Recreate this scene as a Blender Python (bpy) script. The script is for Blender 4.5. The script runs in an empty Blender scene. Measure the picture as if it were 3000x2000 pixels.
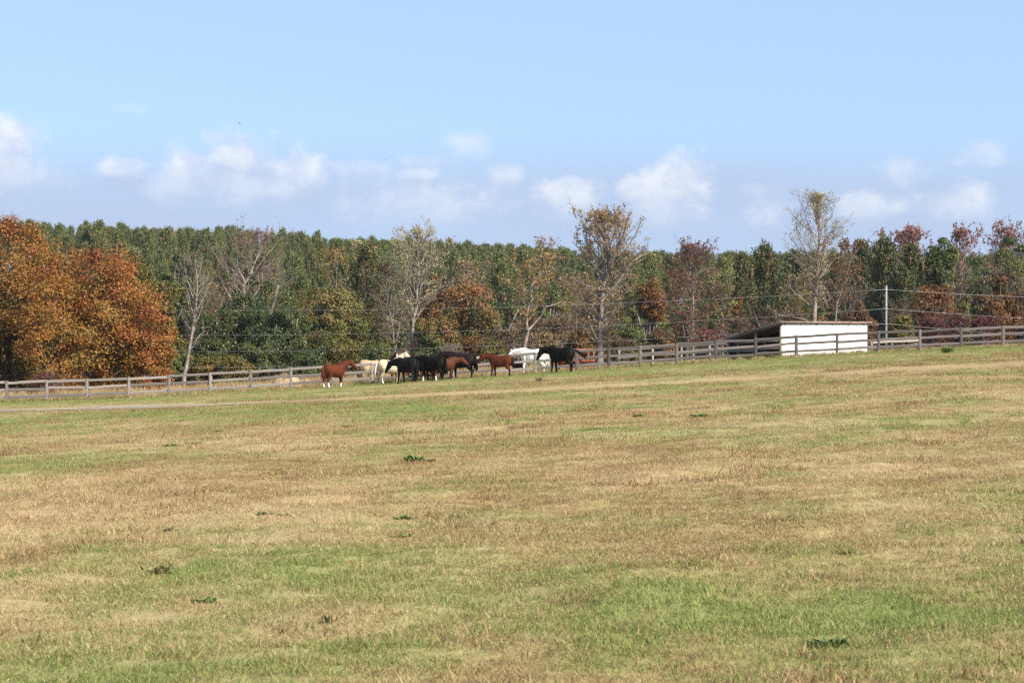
import bpy, math, random
import numpy as np
from mathutils import Vector, Matrix

# ------------------------------------------------------------------ camera, sky, sun, exposure
SC = bpy.context.scene
COL = SC.collection
R = math.radians
F = 7400.0            # focal length in pixels of the 3000 px wide photograph
CAMZ = 1.70
cam = bpy.data.cameras.new('camera'); camo = bpy.data.objects.new('camera', cam); COL.objects.link(camo)
camo.location = (0, 0, CAMZ); camo.rotation_euler = (R(90), 0, 0)
cam.sensor_width = 36.0; cam.lens = F / 3000 * 36.0; cam.clip_start = 0.1; cam.clip_end = 20000
SC.camera = camo
SC.view_settings.view_transform = 'Standard'; SC.view_settings.look = 'None'
SC.view_settings.gamma = 1.0; SC.view_settings.use_curve_mapping = False
SC.view_settings.exposure = 0.80
cam.dof.use_dof = True; cam.dof.focus_distance = 150.0; cam.dof.aperture_fstop = 11.0
SC.cycles.max_bounces = 5; SC.cycles.diffuse_bounces = 2; SC.cycles.glossy_bounces = 2
SC.cycles.transmission_bounces = 3; SC.cycles.use_denoising = False
SC.cycles.filter_width = 1.35

SUN_AZ, SUN_EL = 130.0, 36.0          # clockwise from +Y (the view axis): the sun stands behind the right shoulder
sl = bpy.data.lights.new('sun', 'SUN'); so = bpy.data.objects.new('sun', sl); COL.objects.link(so)
sl.energy = 4.9; sl.angle = R(0.53); sl.color = (1.0, 0.93, 0.82)
sd = Vector((math.sin(R(SUN_AZ)) * math.cos(R(SUN_EL)), math.cos(R(SUN_AZ)) * math.cos(R(SUN_EL)), math.sin(R(SUN_EL))))
so.rotation_euler = sd.to_track_quat('Z', 'Y').to_euler(); so.location = (40, -40, 60)

W = bpy.data.worlds.new('World'); SC.world = W; W.use_nodes = True
def build_world():
    nt = W.node_tree; N = nt.nodes; L = nt.links
    N.clear()
    out = N.new('ShaderNodeOutputWorld'); bg = N.new('ShaderNodeBackground'); bg.inputs[1].default_value = 0.11
    L.new(bg.outputs[0], out.inputs[0])
    tc = N.new('ShaderNodeTexCoord')
    def math_(op, a, b=None, c=None):
        n = N.new('ShaderNodeMath'); n.operation = op
        for i, v in enumerate((a, b, c)):
            if v is None: continue
            if isinstance(v, (int, float)): n.inputs[i].default_value = v
            else: L.new(v, n.inputs[i])
        return n.outputs[0]
    def vmath(op, a, b=None):
        n = N.new('ShaderNodeVectorMath'); n.operation = op
        for i, v in enumerate((a, b)):
            if v is None: continue
            if isinstance(v, tuple): n.inputs[i].default_value = v
            else: L.new(v, n.inputs[i])
        return n.outputs['Value'] if op == 'LENGTH' else n.outputs[0]
    def sstep(x, a, b, lo=0.0, hi=1.0):
        n = N.new('ShaderNodeMapRange'); n.interpolation_type = 'SMOOTHSTEP'
        L.new(x, n.inputs[0])
        for i, v in enumerate((a, b, lo, hi)): n.inputs[1 + i].default_value = v
        return n.outputs[0]
    def mix(f, a, b):
        n = N.new('ShaderNodeMix'); n.data_type = 'RGBA'
        if isinstance(f, float): n.inputs[0].default_value = f
        else: L.new(f, n.inputs[0])
        for i, v in ((6, a), (7, b)):
            if isinstance(v, tuple): n.inputs[i].default_value = (*v, 1)
            else: L.new(v, n.inputs[i])
        return n.outputs[2]
    sky = N.new('ShaderNodeTexSky'); sky.sky_type = 'NISHITA'; sky.sun_disc = False
    sky.sun_elevation = R(SUN_EL); sky.sun_rotation = R(SUN_AZ); sky.air_density = 1.0; sky.dust_density = 0.2; sky.ozone_density = 2.5
    up = vmath('ADD', tc.outputs['Generated'], (0, 0, 0.40)); up = vmath('NORMALIZE', up)
    L.new(up, sky.inputs[0])
    sep = N.new('ShaderNodeSeparateXYZ'); L.new(tc.outputs['Generated'], sep.inputs[0])
    az = math_('ARCTAN2', sep.outputs[0], sep.outputs[1]); el = sep.outputs[2]
    comb = N.new('ShaderNodeCombineXYZ'); L.new(az, comb.inputs[0]); L.new(el, comb.inputs[1]); p = comb.outputs[0]
    def noise(scale, detail, rough, stretch):
        v = vmath('MULTIPLY', p, stretch)
        n = N.new('ShaderNodeTexNoise'); L.new(v, n.inputs['Vector']); n.inputs['Scale'].default_value = scale
        n.inputs['Detail'].default_value = detail; n.inputs['Roughness'].default_value = rough
        return n.outputs[0]
    n1 = noise(62, 7, 0.60, (1, 1.15, 1)); n2 = noise(26, 5, 0.55, (1, 2.2, 1)); n3 = noise(7, 3, 0.5, (1, 2.5, 1))
    nj = math_('ADD', math_('MULTIPLY', math_('SUBTRACT', n1, 0.5), 1.9), math_('MULTIPLY', math_('SUBTRACT', n2, 0.5), 1.3))
    # a bank of cumulus low over the horizon, at its real bearings; further banks all round come from noise
    blobs = [(10, 440, 105, 100, 1.0), (60, 520, 130, 60, .5), (360, 500, 75, 38, .85), (560, 490, 75, 60, .9), (700, 455, 110, 75, .95),
             (640, 540, 200, 60, .45), (880, 505, 75, 62, .95), (830, 560, 60, 40, .6), (1230, 515, 75, 22, .75), (1060, 495, 120, 24, .35),
             (1370, 430, 105, 42, .5), (1230, 475, 110, 22, .3), (1250, 590, 230, 80, .5), (1480, 520, 60, 45, .55), (1660, 575, 110, 62, .85), (1860, 565, 60, 45, .75),
             (2000, 540, 110, 75, .9), (1950, 620, 140, 50, .5), (2240, 625, 80, 45, .7), (2225, 560, 75, 24, .25), (2540, 610, 110, 42, .65), (2800, 600, 100, 52, .7),
             (2650, 515, 95, 38, .45), (2880, 450, 80, 44, .5), (2870, 478, 120, 20, .3), (385, 325, 45, 16, .2), (-250, 560, 200, 70, .8), (3250, 560, 200, 80, .7)]
    cov = None; skirt = None
    for (bx, by, rx, ry, w) in blobs:
        rx *= 1.12; ry *= 1.15
        c = (math.atan((bx - 1500) / F), (1000 - by) / F, 0)
        q = vmath('LENGTH', vmath('MULTIPLY', vmath('SUBTRACT', p, c), (F / rx, F / ry, 0)))
        q = math_('SUBTRACT', math_('MULTIPLY', nj, 0.95), q)
        s = sstep(q, -1.2, -0.38 if w >= .7 else -0.25, 0.0, w)
        if w >= .5: s = math_('MULTIPLY', s, sstep(math_('SUBTRACT', el, c[1]), -1.25 * ry / F, .15 * ry / F, .12, 1.0))
        cov = s if cov is None else math_('MAXIMUM', cov, s)
        if w >= .7:      # shaded base of the same cloud
            c = (c[0], c[1] - ry / F * 1.0, 0); q = vmath('LENGTH', vmath('MULTIPLY', vmath('SUBTRACT', p, c), (F / rx / 1.5, F / ry / 1.35, 0)))
            s = sstep(math_('SUBTRACT', math_('MULTIPLY', nj, 0.6), q), -1.2, -0.35, 0.0, .85); skirt = s if skirt is None else math_('MAXIMUM', skirt, s)
    band = math_('MULTIPLY', sstep(el, 0.03, 0.055), sstep(el, 0.10, 0.065))
    side = sstep(math_('ABSOLUTE', az), 0.21, 0.30)
    far = math_('MULTIPLY', math_('MULTIPLY', band, side), sstep(math_('ADD', n2, math_('MULTIPLY', n3, 0.5)), 0.72, 0.92))
    cov = math_('MAXIMUM', cov, far)
    # thin lavender veil under the cloud tops
    veil = math_('MULTIPLY', sstep(el, 0.086, 0.058), math_('ADD', 0.80, math_('MULTIPLY', math_('SUBTRACT', n3, 0.5), 0.9)))
    veil = math_('MAXIMUM', veil, skirt)
    blue = mix(1.0, (0, 0, 0), sky.outputs[0])
    tint = N.new('ShaderNodeMix'); tint.data_type = 'RGBA'; tint.blend_type = 'MULTIPLY'; tint.inputs[0].default_value = 1.0
    L.new(blue, tint.inputs[6]); tint.inputs[7].default_value = (2.36, 2.05, 1.64, 1)
    base = mix(veil, tint.outputs[2], (2.6, 3.15, 4.3))
    lit = mix(sstep(n1, 0.35, 0.65), (3.6, 3.95, 4.85), (5.1, 5.2, 5.4))
    fin = mix(math_('MULTIPLY', cov, 0.80), base, lit)
    L.new(fin, bg.inputs[0])
build_world()
W.cycles.sampling_method = 'MANUAL'; W.cycles.sample_map_resolution = 512

# ------------------------------------------------------------------ helpers
rng0 = np.random.default_rng(7)
def tag(o, label=None, cat=None, group=None, kind=None):
    if label: o['label'] = label
    if cat: o['category'] = cat
    if group: o['group'] = group
    if kind: o['kind'] = kind
    return o
def link(name, me, parent=None, loc=(0, 0, 0), rot=(0, 0, 0), scale=(1, 1, 1)):
    o = bpy.data.objects.new(name, me); COL.objects.link(o)
    o.location = loc; o.rotation_euler = rot; o.scale = scale
    if parent is not None: o.parent = parent
    return o
def empty(name, loc, rz=0.0, s=1.0):
    o = bpy.data.objects.new(name, None); COL.objects.link(o); o.location = loc; o.rotation_euler = (0, 0, rz); o.scale = (s, s, s)
    o.empty_display_size = 0.2
    return o
def mesh_np(name, V, Fc, mat=None, smooth=False, attrs=None, mats=None, midx=None):
    """V (n,3); Fc: (m,k) array or list of such arrays."""
    V = np.asarray(V, np.float32)
    if not isinstance(Fc, list): Fc = [Fc]
    Fc = [np.asarray(f, np.int32) for f in Fc if len(f)]
    me = bpy.data.meshes.new(name)
    me.vertices.add(len(V)); me.vertices.foreach_set('co', V.ravel())
    tot = np.concatenate([np.full(len(f), f.shape[1], np.int32) for f in Fc])
    idx = np.concatenate([f.ravel() for f in Fc])
    me.loops.add(len(idx)); me.loops.foreach_set('vertex_index', idx)
    me.polygons.add(len(tot)); st = np.zeros(len(tot), np.int32); st[1:] = np.cumsum(tot)[:-1]
    me.polygons.foreach_set('loop_start', st); me.polygons.foreach_set('loop_total', tot)
    if smooth: me.polygons.foreach_set('use_smooth', np.ones(len(tot), bool))
    for m in (mats or ([mat] if mat else [])): me.materials.append(m)
    if midx is not None: me.polygons.foreach_set('material_index', np.asarray(midx, np.int32))
    for (nm, dom, arr) in (attrs or []):
        arr = np.asarray(arr, np.float32)
        if arr.ndim == 2:
            a = me.attributes.new(nm, 'FLOAT_COLOR', dom); a.data.foreach_set('color', np.c_[arr, np.ones(len(arr), np.float32)].astype(np.float32).ravel())
        else:
            a = me.attributes.new(nm, 'FLOAT', dom); a.data.foreach_set('value', arr)
    me.update(calc_edges=True); me.validate()
    return me
class MB:
    """collects pieces of one mesh"""
    def __init__(s): s.V = []; s.Q = []; s.T = []; s.n = 0
    def add(s, V, Q=None, T=None):
        V = np.asarray(V, float).reshape(-1, 3)
        if Q is not None and len(Q): s.Q.append(np.asarray(Q, np.int32) + s.n)
        if T is not None and len(T): s.T.append(np.asarray(T, np.int32) + s.n)
        s.V.append(V); s.n += len(V)
    def box(s, c, d, M=None):
        x, y, z = d[0] / 2, d[1] / 2, d[2] / 2
        V = np.array([[-x, -y, -z], [x, -y, -z], [x, y, -z], [-x, y, -z], [-x, -y, z], [x, -y, z], [x, y, z], [-x, y, z]])
        if M is not None: V = V @ np.array(M).T
        s.add(V + np.array(c), [[0, 3, 2, 1], [4, 5, 6, 7], [0, 1, 5, 4], [1, 2, 6, 5], [2, 3, 7, 6], [3, 0, 4, 7]])
    def tube(s, P, rad, k=6, caps=True, ell=None):
        P = np.asarray(P, float); n = len(P); rad = np.asarray(rad, float) * np.ones(n)
        T = np.gradient(P, axis=0); T /= np.linalg.norm(T, axis=1)[:, None] + 1e-9
        up = np.array([0, 0, 1.0]) if abs(T[0][2]) < 0.9 else np.array([1.0, 0, 0])
        a = np.linspace(0, 2 * np.pi, k, endpoint=False); V = []
        for i in range(n):
            u = np.cross(up, T[i]); u /= np.linalg.norm(u) + 1e-9; w = np.cross(T[i], u); up = w if abs(T[0][2]) >= 0.9 or True else up
            V.append(P[i] + rad[i] * (np.outer(np.cos(a), u) + np.outer(np.sin(a), w)))
        V = np.concatenate(V); i = np.arange(n - 1)[:, None] * k; j = np.arange(k)[None]; jn = (j + 1) % k
        Q = np.stack([i + j, i + jn, i + k + jn, i + k + j], -1).reshape(-1, 4)
        T3 = []
        if caps:
            V = np.r_[V, P[:1], P[-1:]]; jj = np.arange(k)
            T3 = np.r_[np.c_[np.full(k, n * k), (jj + 1) % k, jj], np.c_[np.full(k, n * k + 1), (n - 1) * k + jj, (n - 1) * k + (jj + 1) % k]]
        s.add(V, Q, T3)
    def sticks(s, A, B, ra, rb):
        """many three-sided twigs at once"""
        A = np.asarray(A, float); B = np.asarray(B, float); n = len(A)
        if n == 0: return
        d = B - A; d /= np.linalg.norm(d, axis=1)[:, None] + 1e-9
        h = np.where(np.abs(d[:, 2:3]) < 0.8, np.array([[0, 0, 1.0]]), np.array([[1.0, 0, 0]]))
        u = np.cross(h, d); u /= np.linalg.norm(u, axis=1)[:, None] + 1e-9; w = np.cross(d, u)
        ra = (np.ones(n) * ra)[:, None]; rb = (np.ones(n) * rb)[:, None]; V = []
        for (P, r) in ((A, ra), (B, rb)):
            for k in range(3):
                t = k * 2 * np.pi / 3; V.append(P + r * (math.cos(t) * u + math.sin(t) * w))
        V = np.stack(V, 1).reshape(-1, 3); b = np.arange(n)[:, None] * 6
        Q = np.concatenate([b + np.array([[k, (k + 1) % 3, 3 + (k + 1) % 3, 3 + k]]) for k in range(3)])
        s.add(V, Q)
    def mesh(s, name, mat=None, smooth=False, attrs=None):
        fs = []
        if s.Q: fs.append(np.concatenate(s.Q))
        if s.T: fs.append(np.concatenate(s.T))
        return mesh_np(name, np.concatenate(s.V), fs, mat, smooth, attrs)

def hash2(ix, iy, seed):
    h = (ix.astype(np.int64) * 374761393 + iy.astype(np.int64) * 668265263 + seed * 982451653) & 0x7fffffff
    h = ((h ^ (h >> 13)) * 1274126177) & 0x7fffffff
    return ((h ^ (h >> 16)) & 0xffff) / 65535.0
def vnoise(x, y, seed=0):
    x = np.asarray(x, float); y = np.asarray(y, float)
    ix = np.floor(x); iy = np.floor(y); fx = x - ix; fy = y - iy
    fx = fx * fx * (3 - 2 * fx); fy = fy * fy * (3 - 2 * fy)
    a = hash2(ix, iy, seed); b = hash2(ix + 1, iy, seed); c = hash2(ix, iy + 1, seed); d = hash2(ix + 1, iy + 1, seed)
    return (a * (1 - fx) + b * fx) * (1 - fy) + (c * (1 - fx) + d * fx) * fy
def fbm(x, y, seed=0, o=4):
    s = 0; a = 0.5; t = 0
    for k in range(o):
        s = s + a * vnoise(np.asarray(x) * 2 ** k + 17.3 * k, np.asarray(y) * 2 ** k + 9.1 * k, seed + k); t += a; a *= 0.5
    return s / t
def sm(x, a, b):
    t = np.clip((np.asarray(x, float) - a) / (b - a), 0, 1); return t * t * (3 - 2 * t)

# ------------------------------------------------------------------ terrain
def ground_z(x, y):
    x = np.asarray(x, float); y = np.asarray(y, float)
    xs = 45 * np.tanh(x / 45.0) * 1.0 + np.where(np.abs(x) < 30, x - 45 * np.tanh(x / 45.0), 0) * np.clip((30 - np.abs(x)) / 30, 0, 1)
    xs = np.where(xs < -22, -22 + (xs + 22) * 0.75, xs)
    tilt = 0.0643 * (0.45 + 0.55 * sm(y, 10, 90))
    z = -0.335 * np.clip(y, 0, 150) / 150 + tilt * xs
    z = z + 0.05 * (fbm(x / 5, y / 7, 3) - 0.5) * sm(y, 0, 15) + 0.17 * (fbm(x / .95, y / 1.1, 13, 2) - 0.5) * (1 - sm(y, 45, 90)) + 0.16 * (fbm(x / 17, y / 21, 5, 3) - 0.5) * sm(y, 20, 60) * (1 - 0.8 * sm(y, 120, 148))
    # the land falls behind the paddock into a wet bottom, then climbs under the pines
    fall = sm(y, 166, 290)
    low = -4.6 - 0.012 * x + 0.8 * (fbm(x / 30, y / 30, 8) - 0.5)
    z = z * (1 - fall) + low * fall
    top = np.interp(x, [-150, -95, -30, 40, 100, 160], [13.5, 12.2, 9.5, 6.0, 5.0, 6.0])
    z = z + (top + 4.6) * sm(y, 300, 540) - (top + 2) * sm(y, 700, 1600)
    return z
def gz(x, y): return float(ground_z(np.array([x]), np.array([y]))[0])
def X(px, Y): return (px - 1500) / F * Y
def Zt(py, Y): return CAMZ + (1000 - py) / F * Y
def track_y(x): return np.interp(x, [-60, -30, -20, -10, 0, 12, 25, 60], [150, 131, 123, 109, 98, 92, 87, 75])
def green(x, y):
    """share of living green blades among the straw"""
    x = np.asarray(x, float); y = np.asarray(y, float)
    g = 0.31 + 1.1 * (fbm(x / 1.7, y / 4.0, 21) - 0.5) + 0.65 * (fbm(x / 7, y / 14, 31, 3) - 0.5) + 0.5 * (fbm(x / .5, y / .9, 71, 2) - .5)
    g += 0.13 * (.55 + .45 * sm(x, -3.5, 0)) * np.exp(-((y - 18.9 - 0.25 * x) / 2.2) ** 2) * (0.3 + 1.4 * fbm(x / 1.2 + 4, y / 1.8, 41, 3)) + 0.10 * np.exp(-((y - 14.5) / 2.5) ** 2)
    g -= 0.13 * np.exp(-((y - 30) / 8.5) ** 2)
    ty = track_y(x); d = y - ty
    g += 0.30 * sm(d, 5, 9) * (0.2 + 1.3 * fbm(x / 2.2, y / 4, 51, 3))
    g += 0.34 * np.exp(-((d + 17) / 12.0) ** 2) * sm(-x, 0, 7) + 0.16 * np.exp(-((d + 22) / 18.0) ** 2)
    g = np.where(np.abs(d) < 6, g * (0.25 + .3 * sm(x, -4, 10) + (0.75 - .3 * sm(x, -4, 10)) * sm(np.abs(d), 2.0, 6)) + 0.03, g)
    g += -0.5 * sm(y, 149.5, 151.5) * sm(-x, -2, 1)
    return np.clip(g, 0.02, 0.95)
def pale(x, y):
    d = np.abs(y - track_y(np.asarray(x, float)))
    return np.clip(np.exp(-(d / 3.2) ** 2) * (0.55 - 0.3 * sm(x, -4, 10)) + 0.43 + 1.5 * (fbm(np.asarray(x) / 2.0, np.asarray(y) / 4.5, 61) - 0.5) + .5 * (fbm(np.asarray(x) / .45, np.asarray(y) / .8, 62, 2) - .5), 0, 1)

def nodes(mat):
    mat.use_nodes = True; nt = mat.node_tree; return nt, nt.nodes, nt.links
def ramp(N, stops, interp='LINEAR'):
    r = N.new('ShaderNodeValToRGB'); e = r.color_ramp.elements; r.color_ramp.interpolation = interp
    while len(e) < len(stops): e.new(0.5)
    for i, (p, c) in enumerate(stops): e[i].position = p; e[i].color = (*c, 1)
    return r
def mixc(N, L, f, a, b, blend='MIX'):
    n = N.new('ShaderNodeMix'); n.data_type = 'RGBA'; n.blend_type = blend
    for i, v in ((0, f), (6, a), (7, b)):
        if isinstance(v, tuple): n.inputs[i].default_value = (*v, 1)
        elif isinstance(v, (int, float)): n.inputs[i].default_value = v
        else: L.new(v, n.inputs[i])
    return n.outputs[2]

STRAW = [(0.0, (0.205, 0.118, 0.058)), (0.3, (0.34, 0.222, 0.104)), (0.62, (0.45, 0.322, 0.156)), (1.0, (0.57, 0.45, 0.255))]
GREEN = [(0.0, (0.12, 0.155, 0.036)), (0.5, (0.21, 0.245, 0.064)), (1.0, (0.33, 0.345, 0.115))]
def ground_material():
    m = bpy.data.materials.new('pasture_soil'); nt, N, L = nodes(m); b = N['Principled BSDF']; b.inputs['Roughness'].default_value = 0.95
    b.inputs['Specular IOR Level'].default_value = 0.1
    g = N.new('ShaderNodeAttribute'); g.attribute_name = 'green'
    p = N.new('ShaderNodeAttribute'); p.attribute_name = 'pale'
    geo = N.new('ShaderNodeNewGeometry')
    mp = N.new('ShaderNodeMapping'); mp.inputs['Scale'].default_value = (1, 0.35, 1); L.new(geo.outputs['Position'], mp.inputs[0])
    n1 = N.new('ShaderNodeTexNoise'); n1.inputs['Scale'].default_value = 9; n1.inputs['Detail'].default_value = 6; n1.inputs['Roughness'].default_value = .7; L.new(mp.outputs[0], n1.inputs['Vector'])
    n2 = N.new('ShaderNodeTexNoise'); n2.inputs['Scale'].default_value = 2.1; n2.inputs['Detail'].default_value = 5; L.new(mp.outputs[0], n2.inputs['Vector'])
    rs = ramp(N, [(0.3, STRAW[0][1]), (0.5, STRAW[1][1]), (0.68, STRAW[2][1])]); L.new(n1.outputs[0], rs.inputs[0])
    rg = ramp(N, [(0.3, GREEN[0][1]), (0.55, GREEN[1][1]), (0.75, GREEN[2][1])]); L.new(n1.outputs[0], rg.inputs[0])
    ad = N.new('ShaderNodeMath'); ad.operation = 'MULTIPLY_ADD'; L.new(n2.outputs[0], ad.inputs[0]); ad.inputs[1].default_value = 0.7; 
    sb = N.new('ShaderNodeMath'); sb.operation = 'SUBTRACT'; L.new(g.outputs['Fac'], sb.inputs[0]); sb.inputs[1].default_value = 0.35
    L.new(sb.outputs[0], ad.inputs[2])
    mr = N.new('ShaderNodeMapRange'); mr.inputs[1].default_value = 0.0; mr.inputs[2].default_value = 0.9; L.new(ad.outputs[0], mr.inputs[0])
    c = mixc(N, L, mr.outputs[0], rs.outputs[0], rg.outputs[0])
    pm = N.new('ShaderNodeMath'); pm.operation = 'MULTIPLY'; pm.inputs[1].default_value = 0.55; L.new(p.outputs['Fac'], pm.inputs[0])
    c = mixc(N, L, pm.outputs[0], c, (0.46, 0.35, 0.19))
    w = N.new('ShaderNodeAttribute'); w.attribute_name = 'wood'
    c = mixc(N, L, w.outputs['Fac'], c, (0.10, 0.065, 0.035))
    L.new(c, b.inputs['Base Color'])
    bp = N.new('ShaderNodeBump'); bp.inputs['Strength'].default_value = 0.6; bp.inputs['Distance'].default_value = 0.05; L.new(n1.outputs[0], bp.inputs['Height']); L.new(bp.outputs[0], b.inputs['Normal'])
    return m
def build_ground():
    ys = np.concatenate([np.arange(-60, 0, 4), np.arange(0, 40, .35), np.arange(40, 170, .8), np.arange(170, 600, 6), np.geomspace(600, 5000, 26)])
    t = np.linspace(-1, 1, 241)
    Yg, Tg = np.meshgrid(ys, t, indexing='ij')
    half = np.where(Yg < 0, 24, 24 + 0.42 * Yg)
    half = half + .4 * np.clip(Yg - 700, 0, None)
    Xg = np.sign(Tg) * np.abs(Tg) ** 1.25 * half
    Zg = ground_z(Xg, Yg)
    n, m = Yg.shape; i = np.arange(n - 1)[:, None] * m; j = np.arange(m - 1)[None]
    Q = np.stack([i + j, i + j + 1, i + m + j + 1, i + m + j], -1).reshape(-1, 4)
    x, y = Xg.ravel(), Yg.ravel()
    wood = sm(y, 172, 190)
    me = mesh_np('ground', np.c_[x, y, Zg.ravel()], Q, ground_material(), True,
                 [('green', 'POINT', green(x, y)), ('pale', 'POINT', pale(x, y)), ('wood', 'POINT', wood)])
    tag(link('ground', me), kind='structure')
build_ground()

def gravel_material():
    m = bpy.data.materials.new('gravel'); nt, N, L = nodes(m); b = N['Principled BSDF']; b.inputs['Roughness'].default_value = .9
    geo = N.new('ShaderNodeNewGeometry')
    v = N.new('ShaderNodeTexVoronoi'); v.inputs['Scale'].default_value = 7; L.new(geo.outputs['Position'], v.inputs['Vector'])
    n = N.new('ShaderNodeTexNoise'); n.inputs['Scale'].default_value = .9; n.inputs['Detail'].default_value = 6; L.new(geo.outputs['Position'], n.inputs['Vector'])
    r = ramp(N, [(0.0, (.14, .10, .075)), (.5, (.27, .235, .205)), (1, (.46, .43, .40))]); L.new(v.outputs['Color'], r.inputs[0])
    r2 = ramp(N, [(.36, (0, 0, 0)), (.54, (1, 1, 1))]); L.new(n.outputs[0], r2.inputs[0])
    L.new(mixc(N, L, r2.outputs[0], r.outputs[0], (.36, .26, .14)), b.inputs['Base Color'])
    return m
def build_path():
    # two worn gravel wheel tracks that come in from the left and fade into the turf
    xs = np.linspace(-48, -7.0, 140)
    V = []; Q = []; n0 = 0
    for off, w in ((-2.3, 0.95), (0.9, 1.0), (-0.6, .5)):
        wid = w * (0.75 + 0.8 * (fbm(xs / 1.3, xs * 0 + off, 77, 3) - 0.3)) * sm(-xs, 7, 13)
        c = track_y(xs) + off + 0.7 * (fbm(xs / 4, xs * 0 + 3, 78, 2) - .5)
        for s in (-1, 1):
            y = c + s * wid; V.append(np.c_[xs, y, ground_z(xs, y) + 0.03])
        k = len(xs); i = np.arange(k - 1); Q.append(np.c_[i, i + 1, i + k + 1, i + k] + n0); n0 += 2 * k
    me = mesh_np('gravel_path', np.concatenate(V), np.concatenate(Q), gravel_material())
    tag(link('gravel_path', me), kind='structure')
build_path()

# ------------------------------------------------------------------ grass (stuff)
def blade_material():
    m = bpy.data.materials.new('grass_blade'); nt, N, L = nodes(m); b = N['Principled BSDF']
    b.inputs['Roughness'].default_value = .7; b.inputs['Specular IOR Level'].default_value = .25
    gi = N.new('ShaderNodeAttribute'); gi.attribute_type = 'INSTANCER'; gi.attribute_name = 'green'
    pi = N.new('ShaderNodeAttribute'); pi.attribute_type = 'INSTANCER'; pi.attribute_name = 'pale'
    r1 = N.new('ShaderNodeAttribute'); r1.attribute_name = 'pick'
    r2 = N.new('ShaderNodeAttribute'); r2.attribute_name = 'tone'
    d = N.new('ShaderNodeMath'); d.operation = 'SUBTRACT'; L.new(gi.outputs['Fac'], d.inputs[0]); L.new(r1.outputs['Fac'], d.inputs[1])
    mr = N.new('ShaderNodeMapRange'); mr.inputs[1].default_value = -.12; mr.inputs[2].default_value = .12; L.new(d.outputs[0], mr.inputs[0])
    ad = N.new('ShaderNodeMath'); ad.operation = 'MULTIPLY_ADD'; L.new(pi.outputs['Fac'], ad.inputs[0]); ad.inputs[1].default_value = .55; L.new(r2.outputs['Fac'], ad.inputs[2])
    sb = N.new('ShaderNodeMath'); sb.operation = 'SUBTRACT'; sb.inputs[1].default_value = .25; L.new(ad.outputs[0], sb.inputs[0])
    rs = ramp(N, STRAW); L.new(sb.outputs[0], rs.inputs[0])
    rg = ramp(N, GREEN); L.new(r2.outputs['Fac'], rg.inputs[0])
    c = mixc(N, L, mr.outputs[0], rs.outputs[0], rg.outputs[0])
    L.new(c, b.inputs['Base Color'])
    tr = N.new('ShaderNodeBsdfTranslucent'); L.new(c, tr.inputs[0])
    mx = N.new('ShaderNodeMixShader'); mx.inputs[0].default_value = .3; L.new(b.outputs[0], mx.inputs[1]); L.new(tr.outputs[0], mx.inputs[2])
    L.new(mx.outputs[0], N['Material Output'].inputs[0])
    return m
BLADE = blade_material()
def clump_mesh(name, seed, n, rad, hmin, hmax, lean, width, greenbias=0.0):
    r = np.random.default_rng(seed)
    a = r.uniform(0, 2 * np.pi, n); q = rad * np.sqrt(r.uniform(0, 1, n)); h = r.uniform(hmin, hmax, n) * (0.6 + 0.8 * r.random(n))
    B = np.c_[q * np.cos(a), q * np.sin(a), np.full(n, -0.012)]
    az = r.uniform(0, 2 * np.pi, n); ln = lean * r.uniform(.2, 1.0, n)
    D = np.c_[np.cos(az) * np.sin(ln), np.sin(az) * np.sin(ln), np.cos(ln)]
    az2 = az + r.normal(0, .3, n); ln2 = np.minimum(ln + r.uniform(.1, .7, n), 1.52)
    D2 = np.c_[np.cos(az2) * np.sin(ln2), np.sin(az2) * np.sin(ln2), np.cos(ln2)]
    sa = r.uniform(0, 2 * np.pi, n); S = np.c_[np.cos(sa), np.sin(sa), 0 * sa] * (width * (0.6 + .8 * r.random(n)))[:, None]
    M = B + D * (h * .55)[:, None]; T = M + D2 * (h * .6)[:, None]
    V = np.stack([B - S, B + S, M + S * .8, M - S * .8, T], 1).reshape(-1, 3); i = np.arange(n)[:, None] * 5
    Q = i + np.array([[0, 1, 2, 3]]); T3 = i + np.array([[3, 2, 4]])
    pk = np.clip(r.random(n) - greenbias, 0, 1); tn = r.random(n)
    return mesh_np(name, V, [Q, T3], BLADE, False, [('pick', 'FACE', np.r_[pk, pk]), ('tone', 'FACE', np.r_[tn, tn])])
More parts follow.
